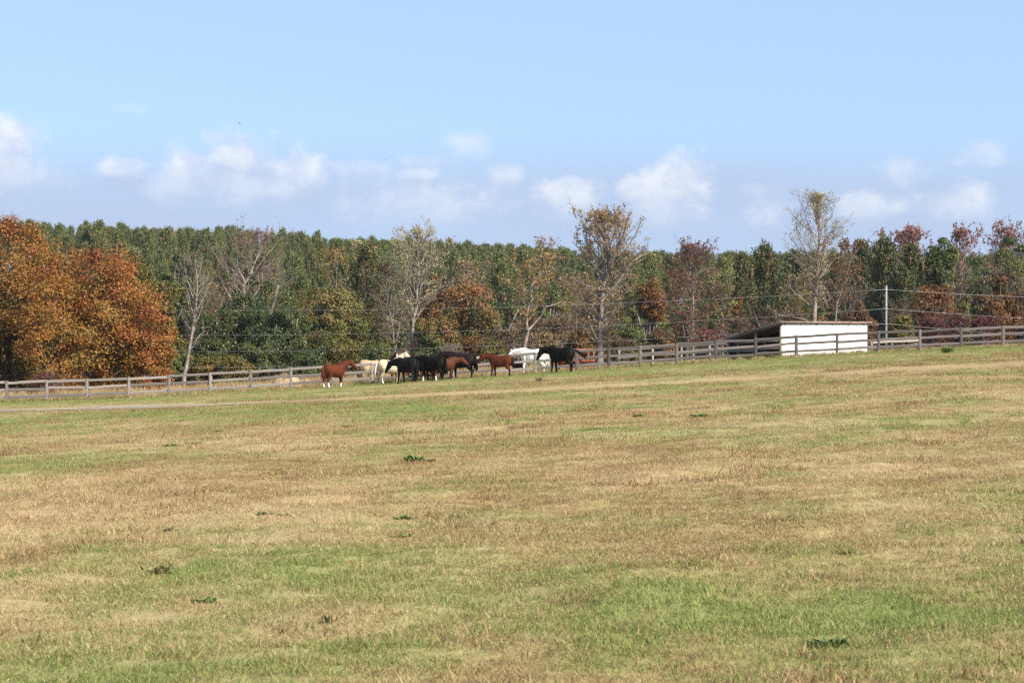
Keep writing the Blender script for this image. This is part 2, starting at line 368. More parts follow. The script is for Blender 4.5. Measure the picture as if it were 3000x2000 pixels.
def instancer(name, P, coll, idx, scale, rotz, extra, kind='stuff', label=None, cat=None, tilt=None):
    """one object: a point mesh whose points carry copies of the meshes in coll (geometry nodes)"""
    me = mesh_np(name, P, np.zeros((0, 3), np.int32)) if False else bpy.data.meshes.new(name)
    me.vertices.add(len(P)); me.vertices.foreach_set('co', np.asarray(P, np.float32).ravel())
    def at(nm, ty, arr, key='value'):
        a = me.attributes.new(nm, ty, 'POINT'); a.data.foreach_set(key, np.ascontiguousarray(arr).ravel())
    at('pick_mesh', 'INT', np.asarray(idx, np.int32)); at('size', 'FLOAT', np.asarray(scale, np.float32))
    rot = np.zeros((len(P), 3), np.float32); rot[:, 2] = rotz
    if tilt is not None: rot[:, :2] = tilt
    at('turn', 'FLOAT_VECTOR', rot, 'vector')
    for k, v in extra.items(): at(k, 'FLOAT', np.asarray(v, np.float32))
    o = link(name, me)
    ng = bpy.data.node_groups.new(name + '_nodes', 'GeometryNodeTree')
    ng.interface.new_socket('Geometry', in_out='INPUT', socket_type='NodeSocketGeometry'); ng.interface.new_socket('Geometry', in_out='OUTPUT', socket_type='NodeSocketGeometry')
    N, L = ng.nodes, ng.links
    gi = N.new('NodeGroupInput'); go = N.new('NodeGroupOutput'); ip = N.new('GeometryNodeInstanceOnPoints')
    ci = N.new('GeometryNodeCollectionInfo'); ci.inputs['Collection'].default_value = coll; ci.inputs['Separate Children'].default_value = True; ci.inputs['Reset Children'].default_value = True
    def na(nm, ty):
        n = N.new('GeometryNodeInputNamedAttribute'); n.data_type = ty; n.inputs['Name'].default_value = nm; return n.outputs[0]
    L.new(gi.outputs[0], ip.inputs['Points']); L.new(ci.outputs[0], ip.inputs['Instance']); ip.inputs['Pick Instance'].default_value = True
    L.new(na('pick_mesh', 'INT'), ip.inputs['Instance Index']); L.new(na('size', 'FLOAT'), ip.inputs['Scale'])
    er = N.new('FunctionNodeEulerToRotation'); L.new(na('turn', 'FLOAT_VECTOR'), er.inputs[0]); L.new(er.outputs[0], ip.inputs['Rotation'])
    L.new(ip.outputs[0], go.inputs[0])
    md = o.modifiers.new('scatter', 'NODES'); md.node_group = ng
    if label: o['label'] = label
    if cat: o['category'] = cat
    o['kind'] = kind
    return o
def hidden_coll(name, meshes):
    c = bpy.data.collections.new(name)
    for k, me in enumerate(meshes):
        c.objects.link(bpy.data.objects.new('%s_%02d' % (name, k), me))
    return c
def build_grass():
    ms = [clump_mesh('turf_clump', 100 + k, 105, .20, .014, .038, 1.2, .0025) for k in range(4)]              # 0-3 short mixed turf
    ms += [clump_mesh('straw_clump', 120 + k, 60, .22, .035, .08, 1.54, .0022, -.25) for k in range(3)]      # 4-6 lying straw
    ms += [clump_mesh('lush_clump', 140 + k, 90, .18, .022, .055, .95, .0027, .12) for k in range(3)]          # 7-9 longer living grass
    ms += [clump_mesh('tall_clump', 160 + k, 42, .16, .18, .42, .55, .006, -.05) for k in range(3)]         # 10-12 rank grass at the fence
    ms += [clump_mesh('seed_stalks', 180 + k, 6, .16, .05, .10, .9, .0016, -.1) for k in range(2)]           # 13-14 thin stalks
    ms += [clump_mesh('brown_tuft', 190 + k, 80, .17, .022, .06, 1.05, .0028, -.3) for k in range(3)]         # 15-17 brown tufts
    coll = hidden_coll('grass_clumps', ms)
    r = np.random.default_rng(11)
    P = []; ID = []; S = []
    def zone(y0, y1, dens, smin, smax, kx=0.30, mx=2.0):
        hw = kx * y1 + mx
        n = int((y1 - y0) * 2 * hw * dens); y = r.uniform(y0, y1, n); x = r.uniform(-hw, hw, n)
        k = np.abs(x) < kx * y + mx; x, y = x[k], y[k]
        g = green(x, y); u = r.random(len(x)); d = np.abs(y - track_y(x))
        idx = np.where(u < 0.27 * (1 - g) + .05, 4 + r.integers(0, 3, len(x)), r.integers(0, 4, len(x)))
        idx = np.where(r.random(len(x)) < np.clip((g - .35) * 1.2, 0, .6), 7 + r.integers(0, 3, len(x)), idx)
        sc = r.uniform(smin, smax, len(x)) * np.where(d < 3.5, .45, 1)
        keep = ~((d < 3.0) & (x < -9) & (r.random(len(x)) < .75))
        P.append(np.c_[x, y][keep]); ID.append(idx[keep]); S.append(sc[keep])
    zone(8, 24, 85, .7, 1.15, .30, 1.0); zone(24, 45, 40, .8, 1.25); zone(45, 80, 13, .9, 1.5); zone(80, 151, 6, 1.0, 1.7)
    # tussocks: loose families of longer, darker tufts and of flattened brown ones
    nf = 900; fy = np.sqrt(r.uniform(9.0 ** 2, 120.0 ** 2, nf)); fx = r.uniform(-1, 1, nf) * (.26 * fy + 1)
    for k in range(nf):
        m = int(r.integers(3, 16)); sp = r.uniform(.15, .8); brown = r.random() < .6
        x = fx[k] + r.normal(0, sp, m); y = fy[k] + r.normal(0, sp * .8, m); kk = np.abs(y - track_y(x)) > 4
        P.append(np.c_[x, y][kk]); ID.append(np.where(r.random(m) < .25, 13 + r.integers(0, 2, m), (15 if brown else 7) + r.integers(0, 3, m))[kk]); S.append((r.uniform(.7, 1.7, m) * (1 + fy[k] / 140))[kk])
    # rank strip along the fence foot and rough ground behind
    n = 3800; x = r.uniform(-46, 46, n); y = 150 + r.normal(0.0, .55, n); P.append(np.c_[x, y]); ID.append(np.where(r.random(n) < .4, 7 + r.integers(0, 3, n), 10 + r.integers(0, 3, n))); S.append(r.uniform(.35, .95, n))
    n = 2600; x = r.uniform(-46, 30, n); y = r.uniform(143, 149.5, n); P.append(np.c_[x, y]); ID.append(7 + r.integers(0, 3, n)); S.append(r.uniform(1.3, 3.0, n))
    n = 9000; x = r.uniform(-52, 60, n); y = r.uniform(151, 178, n); P.append(np.c_[x, y]); ID.append(np.where((r.random(n) < .6) | (x > 3), 4 + r.integers(0, 3, n), 10 + r.integers(0, 3, n))); S.append(r.uniform(.8, 1.7, n))
    P = np.concatenate(P); ID = np.concatenate(ID); S = np.concatenate(S)
    z = ground_z(P[:, 0], P[:, 1]); g = green(P[:, 0], P[:, 1]) + r.normal(0, .10, len(P)); pl = pale(P[:, 0], P[:, 1])
    g = np.where((ID >= 7) & (ID < 10), g + .16, g); pl = np.where(ID >= 15, pl * .25 - .15, np.where((ID >= 7) & (ID < 10), pl * .6, pl)); g = np.where(ID >= 15, g * .6, g); g = np.where(P[:, 1] > 151, g * .6, g)
    instancer('pasture_grass', np.c_[P, z], coll, ID, S, r.uniform(0, 6.283, len(P)), {'green': g, 'pale': pl}, 'stuff', 'dry straw coloured pasture grass with green patches across the field', 'grass', r.normal(0, .08, (len(P), 2)))
build_grass()

# ------------------------------------------------------------------ plant materials
def leaf_mat(name, stops, trans=.28, rough=.55):
    m = bpy.data.materials.new(name); nt, N, L = nodes(m); b = N['Principled BSDF']; b.inputs['Roughness'].default_value = rough
    b.inputs['Specular IOR Level'].default_value = .3
    a = N.new('ShaderNodeAttribute'); a.attribute_name = 'tint'
    oi = N.new('ShaderNodeObjectInfo')
    ad = N.new('ShaderNodeMath'); ad.operation = 'MULTIPLY_ADD'; L.new(oi.outputs['Random'], ad.inputs[0]); ad.inputs[1].default_value = .16; L.new(a.outputs['Fac'], ad.inputs[2])
    sb = N.new('ShaderNodeMath'); sb.operation = 'SUBTRACT'; sb.inputs[1].default_value = .08; L.new(ad.outputs[0], sb.inputs[0])
    r = ramp(N, stops); L.new(sb.outputs[0], r.inputs[0]); L.new(r.outputs[0], b.inputs['Base Color'])
    t = N.new('ShaderNodeBsdfTranslucent'); L.new(r.outputs[0], t.inputs[0])
    mx = N.new('ShaderNodeMixShader'); mx.inputs[0].default_value = trans; L.new(b.outputs[0], mx.inputs[1]); L.new(t.outputs[0], mx.inputs[2])
    L.new(mx.outputs[0], N['Material Output'].inputs[0])
    return m
def bark_mat(name, c0, c1, scale=3.0):
    m = bpy.data.materials.new(name); nt, N, L = nodes(m); b = N['Principled BSDF']; b.inputs['Roughness'].default_value = .9
    tc = N.new('ShaderNodeTexCoord'); n = N.new('ShaderNodeTexNoise'); n.inputs['Scale'].default_value = scale; n.inputs['Detail'].default_value = 6; L.new(tc.outputs['Object'], n.inputs['Vector'])
    r = ramp(N, [(.35, c0), (.65, c1)]); L.new(n.outputs[0], r.inputs[0]); L.new(r.outputs[0], b.inputs['Base Color'])
    return m
PAL = {
 'orange': leaf_mat('leaf_orange', [(0, (.085, .085, .02)), (.22, (.19, .135, .028)), (.42, (.30, .15, .028)), (.62, (.29, .105, .023)), (.82, (.235, .068, .022)), (1, (.15, .038, .018))]),
 'ochre': leaf_mat('leaf_ochre', [(0, (.05, .06, .014)), (.35, (.11, .10, .022)), (.7, (.20, .14, .03)), (1, (.28, .15, .035))]),
 'evergreen': leaf_mat('leaf_evergreen', [(0, (.026, .038, .012)), (.45, (.055, .072, .020)), (.8, (.10, .112, .032)), (1, (.17, .14, .048))], .15, .4),
 'olive': leaf_mat('leaf_olive', [(0, (.045, .062, .016)), (.4, (.088, .105, .026)), (.75, (.155, .14, .038)), (1, (.25, .15, .055))], .2),
 'orangegreen': leaf_mat('leaf_orangegreen', [(0, (.03, .052, .013)), (.35, (.075, .09, .02)), (.6, (.19, .13, .036)), (.85, (.27, .13, .05)), (1, (.28, .11, .05))]),
 'rust': leaf_mat('leaf_rust', [(0, (.065, .055, .02)), (.35, (.125, .07, .025)), (.7, (.19, .08, .026)), (1, (.26, .125, .038))]),
 'red': leaf_mat('leaf_red', [(0, (.10, .042, .028)), (.4, (.17, .063, .044)), (.75, (.23, .092, .062)), (1, (.29, .15, .10))]),
 'crimson': leaf_mat('leaf_crimson', [(0, (.06, .018, .015)), (.5, (.12, .028, .024)), (1, (.18, .07, .046))]),
 'pinkred': leaf_mat('leaf_pinkred', [(0, (.17, .072, .058)), (.5, (.28, .115, .095)), (1, (.38, .21, .16))]),
 'paleyellow': leaf_mat('leaf_paleyellow', [(0, (.20, .16, .07)), (.5, (.38, .32, .14)), (1, (.50, .44, .22))]),
 'tan': leaf_mat('leaf_tan', [(0, (.12, .075, .035)), (.35, (.24, .145, .06)), (.75, (.36, .23, .10)), (1, (.46, .33, .15))]),
 'yellowgreen': leaf_mat('leaf_yellowgreen', [(0, (.10, .11, .03)), (.5, (.24, .24, .07)), (1, (.38, .36, .13))]),
 'yelloworange': leaf_mat('leaf_yelloworange', [(0, (.12, .08, .02)), (.5, (.30, .18, .04)), (1, (.42, .24, .06))]),
 'brown': leaf_mat('leaf_brown', [(0, (.05, .032, .02)), (.4, (.105, .06, .032)), (.75, (.17, .09, .042)), (1, (.24, .13, .06))]),
 'brightgreen': leaf_mat('leaf_brightgreen', [(0, (.04, .055, .014)), (.5, (.085, .108, .024)), (1, (.17, .16, .045))]),
 'pine': leaf_mat('needle_pine', [(0, (.056, .067, .020)), (.4, (.104, .122, .036)), (.8, (.152, .168, .054)), (.93, (.19, .19, .068)), (1, (.33, .15, .045))], .12),
 'pinegold': leaf_mat('needle_pinegold', [(0, (.036, .050, .019)), (.5, (.078, .095, .034)), (.8, (.145, .128, .044)), (1, (.29, .14, .042))], .12),
 'weed': leaf_mat('leaf_weed', [(0, (.045, .085, .02)), (.5, (.085, .14, .035)), (1, (.15, .20, .055))], .15),
 'weeddry': leaf_mat('leaf_weeddry', [(0, (.085, .085, .03)), (.5, (.17, .155, .06)), (1, (.28, .23, .10))], .15),
}
BARK = {'pale': bark_mat('bark_pale', (.15, .12, .095), (.32, .27, .215)), 'grey': bark_mat('bark_grey', (.115, .092, .075), (.24, .20, .165)),
        'dark': bark_mat('bark_dark', (.05, .035, .027), (.11, .08, .06)), 'brown': bark_mat('bark_brown', (.11, .075, .055), (.235, .175, .13)),
        'pinkish': bark_mat('bark_pinkish', (.15, .105, .08), (.29, .22, .165))}

def leaf_quads(C, Nrm, size, r):
    """kite-shaped leaves at C, facing about Nrm"""
    n = len(C); Nn = Nrm / (np.linalg.norm(Nrm, axis=1)[:, None] + 1e-9)
    t = r.normal(size=(n, 3)); u = np.cross(Nn, t); u /= np.linalg.norm(u, axis=1)[:, None] + 1e-9; v = np.cross(Nn, u)
    s = (size * (0.65 + .7 * r.random(n)))[:, None]
    fold = Nn * s * .12
    return np.stack([C - u * s * .5, C + v * s * .36 + fold, C + u * s * .55, C - v * s * .36 + fold], 1).reshape(-1, 3)
def crown_mesh(name, centers, crad, per, size, pal, r, tint_bias=None, mid=None, spread=.5, flat=.8, ct=None):
    """clusters of leaves; each cluster has a tone of its own"""
    m = len(centers); n = m * per
    ci = np.repeat(np.arange(m), per)
    d = r.normal(size=(n, 3)); d /= np.linalg.norm(d, axis=1)[:, None] + 1e-9
    rad = (np.ones(m) * crad)[ci] * r.random(n) ** (1 / 2.2)
    d[:, 2] *= flat
    C = centers[ci] + d * rad[:, None]
    out = C - (mid if mid is not None else centers.mean(0)); out /= np.linalg.norm(out, axis=1)[:, None] + 1e-9
    Nn = d * .55 + out * .45 + r.normal(size=(n, 3)) * spread + np.array([0, 0, .25])
    V = leaf_quads(C, Nn, size, r)
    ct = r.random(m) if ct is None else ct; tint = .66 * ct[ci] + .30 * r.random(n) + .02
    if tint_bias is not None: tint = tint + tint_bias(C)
    Q = np.arange(4 * n).reshape(-1, 4)
    return mesh_np(name, V, Q, PAL[pal], False, [('tint', 'FACE', np.clip(tint, 0, 1))])
def branch_path(r, p, d, length, n, up=.25, wob=.16):
    P = [np.array(p, float)]; d = np.array(d, float); d /= np.linalg.norm(d)
    for k in range(n):
        d = d + r.normal(size=3) * wob + np.array([0, 0, up / n]); d /= np.linalg.norm(d); P.append(P[-1] + d * length / n)
    return np.array(P)

def dense_tree(name, label, px, ytop, hw, Y, pal, seed, n=170, per=80, size=.16, base=.18, bark='grey', cat='tree', group=None, tint=None, lop=.22, squash=1.0, depth=1.0, taper=0.0, ybase=None, crad=None):
    """leafy tree: tapered trunk and limbs that carry clusters of leaves in a lobed crown"""
    r = np.random.default_rng(seed); x0 = X(px, Y); z0 = gz(x0, Y); H = Zt(ytop, Y) - z0; hwm = hw / F * Y
    root = empty(name, (x0, Y, z0)); tag(root, label, cat, group)
    cz, rz = H * (1 + base) / 2, H * (1 - base) / 2
    sub = 7; nl = max(22, n // sub); n = nl * sub; i = np.arange(nl) + .5
    ph = np.arcsin(np.clip(1 - 2 * i / nl + r.normal(0, .09, nl), -1, 1)); th = i * 2.39996 + r.normal(0, .35, nl)
    d = np.c_[np.cos(ph) * np.cos(th), np.cos(ph) * np.sin(th), np.sin(ph)]
    lr = min(hwm, rz) * .44 * r.uniform(.55, 1.2, nl) * (30 / max(nl, 30)) ** .35
    q = np.where(r.random(nl) < .8, r.uniform(.86, 1.0, nl), r.uniform(.35, .7, nl)) + lop * .5 * r.normal(0, .35, nl)
    LC = d * q[:, None] * np.maximum(np.array([[hwm, hwm * depth, rz]]) - lr[:, None] * .85, .1)
    li = np.repeat(np.arange(nl), sub); dd = r.normal(size=(n, 3)) + d[li] * .55 + np.array([0, 0, .2]); dd /= np.linalg.norm(dd, axis=1)[:, None]
    C = LC[li] + dd * (lr[li] * .72)[:, None] * r.uniform(.6, 1.05, n)[:, None] + np.array([0, 0, cz])
    cr = lr[li] * .50 + .08; ct = np.clip(.62 * r.random(nl)[li] + .38 * r.random(n), 0, 1)
    nf = n // 3; fd = r.normal(size=(nf, 3)); fd /= np.linalg.norm(fd, axis=1)[:, None]     # inner foliage
    C = np.r_[C, fd * (r.uniform(.15, .62, nf))[:, None] * np.array([hwm, hwm * depth, rz]) + np.array([0, 0, cz])]; cr = np.r_[cr, np.full(nf, lr.mean() * .6)]; ct = np.r_[ct, r.random(nf)]; n += nf
    tz = np.clip((C[:, 2] - base * H) / (H * (1 - base)), 0, 1)
    C[:, :2] *= (1 - taper * tz)[:, None]
    lo = C[:, 2] < .2; C[lo, 2] = r.uniform(.15, .7, lo.sum())
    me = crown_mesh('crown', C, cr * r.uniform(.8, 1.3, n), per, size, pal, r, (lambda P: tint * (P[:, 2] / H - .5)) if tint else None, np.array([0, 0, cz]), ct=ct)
    b = MB(); tr = max(.09, H * .022)
    TP = branch_path(r, (0, 0, -.3), (0, 0, 1), H * .8, 8, .3, .07); b.tube(TP, np.linspace(tr * 1.25, tr * .25, 9), 8)
    for k in range(min(30, n // 4)):
        c = C[r.integers(0, n)]; t = np.clip(c[2] / H * .75 - .12 + r.normal(0, .05), .12, .85) * 8; i = int(t); s = TP[i] + (TP[min(i + 1, 8)] - TP[i]) * (t - i)
        mid_ = (s + c) / 2 + r.normal(0, .15, 3) - np.array([0, 0, .1]); b.tube([s, mid_, c], [tr * .32, tr * .2, tr * .07], 5, False)
    link('trunk', b.mesh('trunk', BARK[bark], True), root); link('crown', me, root)
    return root

def sparse_tree(name, label, px, ytop, hw, Y, pal, seed, bark='pale', cbase=.3, n_prim=34, n_sec=7, n_tw=5, leaves=2200, size=.15, trunk_r=None, path=None, limbs=(), cat='tree', group=None,
                elev=(28, 58), wide=.45, leaf_low=0.0, lean=0.0, tw=.0075, tint=None, topw=.35, fork=None, twl=1.0):
    """tree in leaf fall: leader, ascending limbs, branches and twigs that show, thin leaves"""
    r = np.random.default_rng(seed); x0 = X(px, Y); z0 = gz(x0, Y); H = Zt(ytop, Y) - z0; hwm = 1.3 * hw / F * Y
    root = empty(name, (x0, Y, z0)); tag(root, label, cat, group)
    tr = trunk_r or H * .018
    b = MB()
    if path:
        TP = np.array([[X(a, Y) - x0, r.normal(0, .12), Zt(c, Y) - z0] for a, c in path]); TP = np.r_[[[TP[0, 0], 0, -.3]], TP]
        tt = np.linspace(0, 1, 15); s = np.r_[0, np.cumsum(np.linalg.norm(np.diff(TP, axis=0), axis=1))]; s /= s[-1]
        TP = np.stack([np.interp(tt, s, TP[:, k]) for k in range(3)], 1) + np.r_[[[0, 0, 0]], r.normal(0, .035, (14, 3))]
    else:
        TP = branch_path(r, (0, 0, -.3), (lean, 0, 1), H * 1.02, 14, .45, .05); TP[:, 2] *= (H - .1) / TP[-1, 2]
    nT = len(TP); b.tube(TP, tr * (1.15 - 1.05 * np.linspace(0, 1, nT) ** .8) + .008, 8)
    prim = []
    for k in range(n_prim):
        t = cbase + (0.985 - cbase) * ((k + r.random()) / n_prim) ** .9
        u = (t - cbase) / (1 - cbase)
        env = hwm * (min(1, .35 + u / max(wide, .05) * .65) if u < wide else (topw + (1 - topw) * math.sqrt(max(0, 1 - ((u - wide) / (1 - wide)) ** 2)))) * r.uniform(.6, 1.05)
        e = R(r.uniform(*elev)); e = e + (R(74) - e) * max(0, u - .55) / .45 * .7
        az = k * 2.4 + r.normal(0, .4)
        f = t * (nT - 1); i = min(int(f), nT - 2); s = TP[i] + (TP[i + 1] - TP[i]) * (f - i)
        ln = min(env / max(math.cos(e), .3), (H * 1.01 - s[2]) / max(math.sin(e), .2) + .3)
        P = branch_path(r, s, (math.cos(az) * math.cos(e), math.sin(az) * math.cos(e), math.sin(e)), max(ln, .35), 6, .35, .11)
        r0 = tr * (1.0 - .8 * t) * r.uniform(.22, .36) + .008
        prim.append((P, r0))
    for lp in limbs:
        pts = np.array([[X(a, Y) - x0, r.normal(0, .25), Zt(c, Y) - z0] for a, c in lp[0]])
        tt = np.linspace(0, 1, 8); s = np.r_[0, np.cumsum(np.linalg.norm(np.diff(pts, axis=0), axis=1))]; s /= s[-1]
        P = np.stack([np.interp(tt, s, pts[:, k]) for k in range(3)], 1) + np.r_[[[0, 0, 0]], r.normal(0, .05, (7, 3))]
        prim.append((P, lp[1]))
    tips = []; A = []; B = []; RA = []; RB = []
    for (P, r0) in prim:
        n = len(P); b.tube(P, r0 * np.linspace(1, .25, n) + .004, 5, False)
        L = np.linalg.norm(P[-1] - P[0]); 
        for j in range(n_sec):
            t = .22 + .78 * (j + r.random()) / n_sec; f = t * (n - 1); i = min(int(f), n - 2); s = P[i] + (P[i + 1] - P[i]) * (f - i)
            d0 = P[min(i + 1, n - 1)] - P[i]; d0 /= np.linalg.norm(d0) + 1e-9
            d = d0 + r.normal(size=3) * .62 + np.array([0, 0, .25]); d /= np.linalg.norm(d)
            l2 = twl * (L * .34 * (1.15 - t * .6) + .25) * r.uniform(.6, 1.1)
            mid_ = s + d * l2 * .5 + r.normal(0, .05, 3); d2 = d + r.normal(size=3) * .25 + np.array([0, 0, .15]); d2 /= np.linalg.norm(d2); e = mid_ + d2 * l2 * .55
            rr = max(tw * 1.25, r0 * .33 * (1 - .5 * t)); A += [s, mid_]; B += [mid_, e]; RA += [rr, rr * .75]; RB += [rr * .75, tw * .7]
            for q in range(n_tw):
                ss = s + (e - s) * r.uniform(.3, 1.0); dd = d2 + r.normal(size=3) * .6 + np.array([0, 0, .2]); dd /= np.linalg.norm(dd)
                ee = ss + dd * (l2 * .42 + .12) * r.uniform(.5, 1.1); A.append(ss); B.append(ee); RA.append(tw); RB.append(tw * .55); tips.append((ss, ee))
    b.sticks(np.array(A), np.array(B), np.array(RA), np.array(RB))
    fz = min(1.0, H / np.percentile(np.array(B)[:, 2], 99.7))
    for v in b.V: v[:, 2] *= fz
    link('trunk', b.mesh('trunk', BARK[bark], True), root)
    if leaves:
        ti = r.integers(0, len(tips), leaves); T0 = np.array([t[0] for t in tips]); T1 = np.array([t[1] for t in tips])
        u = r.uniform(.3, 1.1, leaves)[:, None]; C = T0[ti] * (1 - u) + T1[ti] * u + r.normal(0, .07, (leaves, 3))
        keep = r.random(leaves) < (leaf_low + (1 - leaf_low) * np.clip(C[:, 2] / H, 0, 1) ** 1.0)
        C = C[keep]; C[:, 2] *= fz; V = leaf_quads(C, r.normal(size=(len(C), 3)) + np.array([.2, -.2, .3]), size, r)
        ct = r.random(len(tips)); tn = .45 * ct[ti[keep]] + .5 * r.random(len(C)) + (tint * (C[:, 2] / H - .5) if tint else 0)
        link('crown', mesh_np('crown', V, np.arange(len(V)).reshape(-1, 4), PAL[pal], False, [('tint', 'FACE', np.clip(tn, 0, 1))]), root)
    return root

def pine_meshes(seed, H=15.0, w=2.1, base=.32, tufts=640, nd=16, pal='pine'):
    r = np.random.default_rng(seed); b = MB()
    TP = branch_path(r, (0, 0, -.4), (0, 0, 1), H + .2, 8, .5, .02); TP[:, 2] *= (H - .3) / TP[-1, 2]
    b.tube(TP, np.linspace(.17, .03, 9), 6)
    C = []; D = []; K = []
    nb = tufts // 5
    A = []; B = []
    for k in range(nb):
        t = base + (1 - base) * ((k + r.random()) / nb) ** .85; u = (t - base) / (1 - base)
        l = w * (min(1, .55 + u * 1.6) if u < .28 else (1 - ((u - .28) / .74) ** 2.0) * 1.0 + .08) * r.uniform(.6, 1.12)
        az = r.uniform(0, 6.283); e = R(r.uniform(-5, 25) + 30 * u); s = np.array([0, 0, t * H])
        P = branch_path(r, s, (math.cos(az) * math.cos(e), math.sin(az) * math.cos(e), math.sin(e)), l, 4, .7, .08)
        for q in range(4): A.append(P[q]); B.append(P[q + 1])
        for q in range(5):
            f = r.uniform(1.6, 4); i = min(int(f), 3); c = P[i] + (P[i + 1] - P[i]) * (f - i) + r.normal(0, .13, 3)
            C.append(c); d = np.array([math.cos(az) * .22, math.sin(az) * .22, 1.0]) + r.normal(0, .16, 3); D.append(d / np.linalg.norm(d)); K.append(1 + (1.1 * r.random() if u > .55 else 0))
    for q in range(12):
        C.append(np.array([r.normal(0, .09), r.normal(0, .09), H - .9 + .09 * q])); D.append(np.array([0, 0, 1.0])); K.append(1.3)
    b.sticks(np.array(A), np.array(B), .028, .014)
    C = np.array(C); D = np.array(D); m = len(C); n = m * nd; ci = np.repeat(np.arange(m), nd)
    al = r.uniform(-.35, .62, n)[:, None] * np.array(K)[ci][:, None]; perp = r.normal(size=(n, 3)); perp -= D[ci] * np.sum(perp * D[ci], 1)[:, None]; perp /= np.linalg.norm(perp, axis=1)[:, None]
    dd = D[ci] * .85 + perp * .62 + r.normal(0, .12, (n, 3)); dd /= np.linalg.norm(dd, axis=1)[:, None]
    ln = r.uniform(.16, .30, n)[:, None]; st = C[ci] + D[ci] * al; tip = st + dd * ln
    s = np.cross(dd, r.normal(size=(n, 3))); s /= np.linalg.norm(s, axis=1)[:, None]; s *= .055
    md = st + dd * ln * .5
    V = np.stack([st, md + s, tip, md - s], 1).reshape(-1, 3)
    ct = r.random(m); tn = np.clip(.45 * ct[ci] + .42 * r.random(n) + .1 * (C[ci, 2] / H - .5) + .03, 0, .9); gold = r.random(m) < .045; tn = np.where(gold[ci], .97, tn)
    return b.mesh('trunk', BARK['brown'], True), mesh_np('crown', V, np.arange(4 * n).reshape(-1, 4), PAL[pal], False, [('tint', 'FACE', tn)])
PINES = [pine_meshes(300 + k, 15, 2.2 + .25 * (k % 3), .34 + .04 * (k % 2)) for k in range(6)]
NEAR = [pine_meshes(330 + k, 15, 2.3 + .25 * (k % 3), .22, 900, 16, 'pinegold') for k in range(3)]
def pine(label, x, y, H, seed, s_w=1.0, group=None, var=None):
    k = seed % len(PINES) if var is None else var; z = gz(x, y)
    root = empty('pine_tree', (x, y, z), (seed * 2.399) % 6.283); root.scale = (H / 15 * s_w, H / 15 * s_w, H / 15); tag(root, label, 'tree', group)
    src = NEAR[k % 3] if group is None else PINES[k]
    link('trunk', src[0], root); link('crown', src[1], root)
    return root

# ------------------------------------------------------------------ pine wood on the far slope
def skyline(px): return np.interp(px, [-200, 180, 600, 1000, 1300, 1700, 2000, 2300, 2600, 3200], [630, 652, 662, 688, 702, 728, 735, 738, 735, 740])
def build_pines():
    r = np.random.default_rng(5); n = 0; rest = []
    rows = np.array([310, 322, 335, 349, 364, 380, 397, 415, 433, 451, 468, 484, 499, 513, 526, 538, 549, 560])
    for k, Y in enumerate(rows):
        hw = .2027 * Y * 1.10; step = 6.2 if Y < 420 else (4.8 if Y < 480 else 3.5)
        for x in np.arange(-hw, hw, step):
            xx = x + r.uniform(-.35, .35) * step; yy = Y + r.uniform(-5, 5); px = 1500 + xx / yy * F
            if px < 60 and yy < 470: continue
            H = r.uniform(12.5, 16.5)
            cap = Zt(skyline(px) + r.normal(8, 6) - 10 * (vnoise(px / 60.0, 0, 4) - .5), yy) - gz(xx, yy) - 1.0     # the wood keeps an even top line
            H = float(np.clip(cap if yy > 500 else min(H, cap), 7, 19))
            if n < 290 and yy < 470 : 
                pine('green pine standing close among many others in the pine wood on the far slope', xx, yy, H, int(r.integers(0, 9999)), r.uniform(.9, 1.25), 'pines of the wood on the far slope'); n += 1
            else: rest.append((xx, yy, H))
    P = np.array(rest); 
    mss = []
    for t, c in PINES: mss.append(c)
    coll = hidden_coll('pine_crowns', mss)
    tr = hidden_coll('pine_trunks', [t for t, c in PINES])
    z = ground_z(P[:, 0], P[:, 1]); k = r.integers(0, len(PINES), len(P)); rot = r.uniform(0, 6.28, len(P))
    instancer('pine_wood', np.c_[P[:, :2], z], coll, k, P[:, 2] / 15, rot, {}, 'stuff', 'dense green pine wood along the ridge against the sky', 'forest')
build_pines()

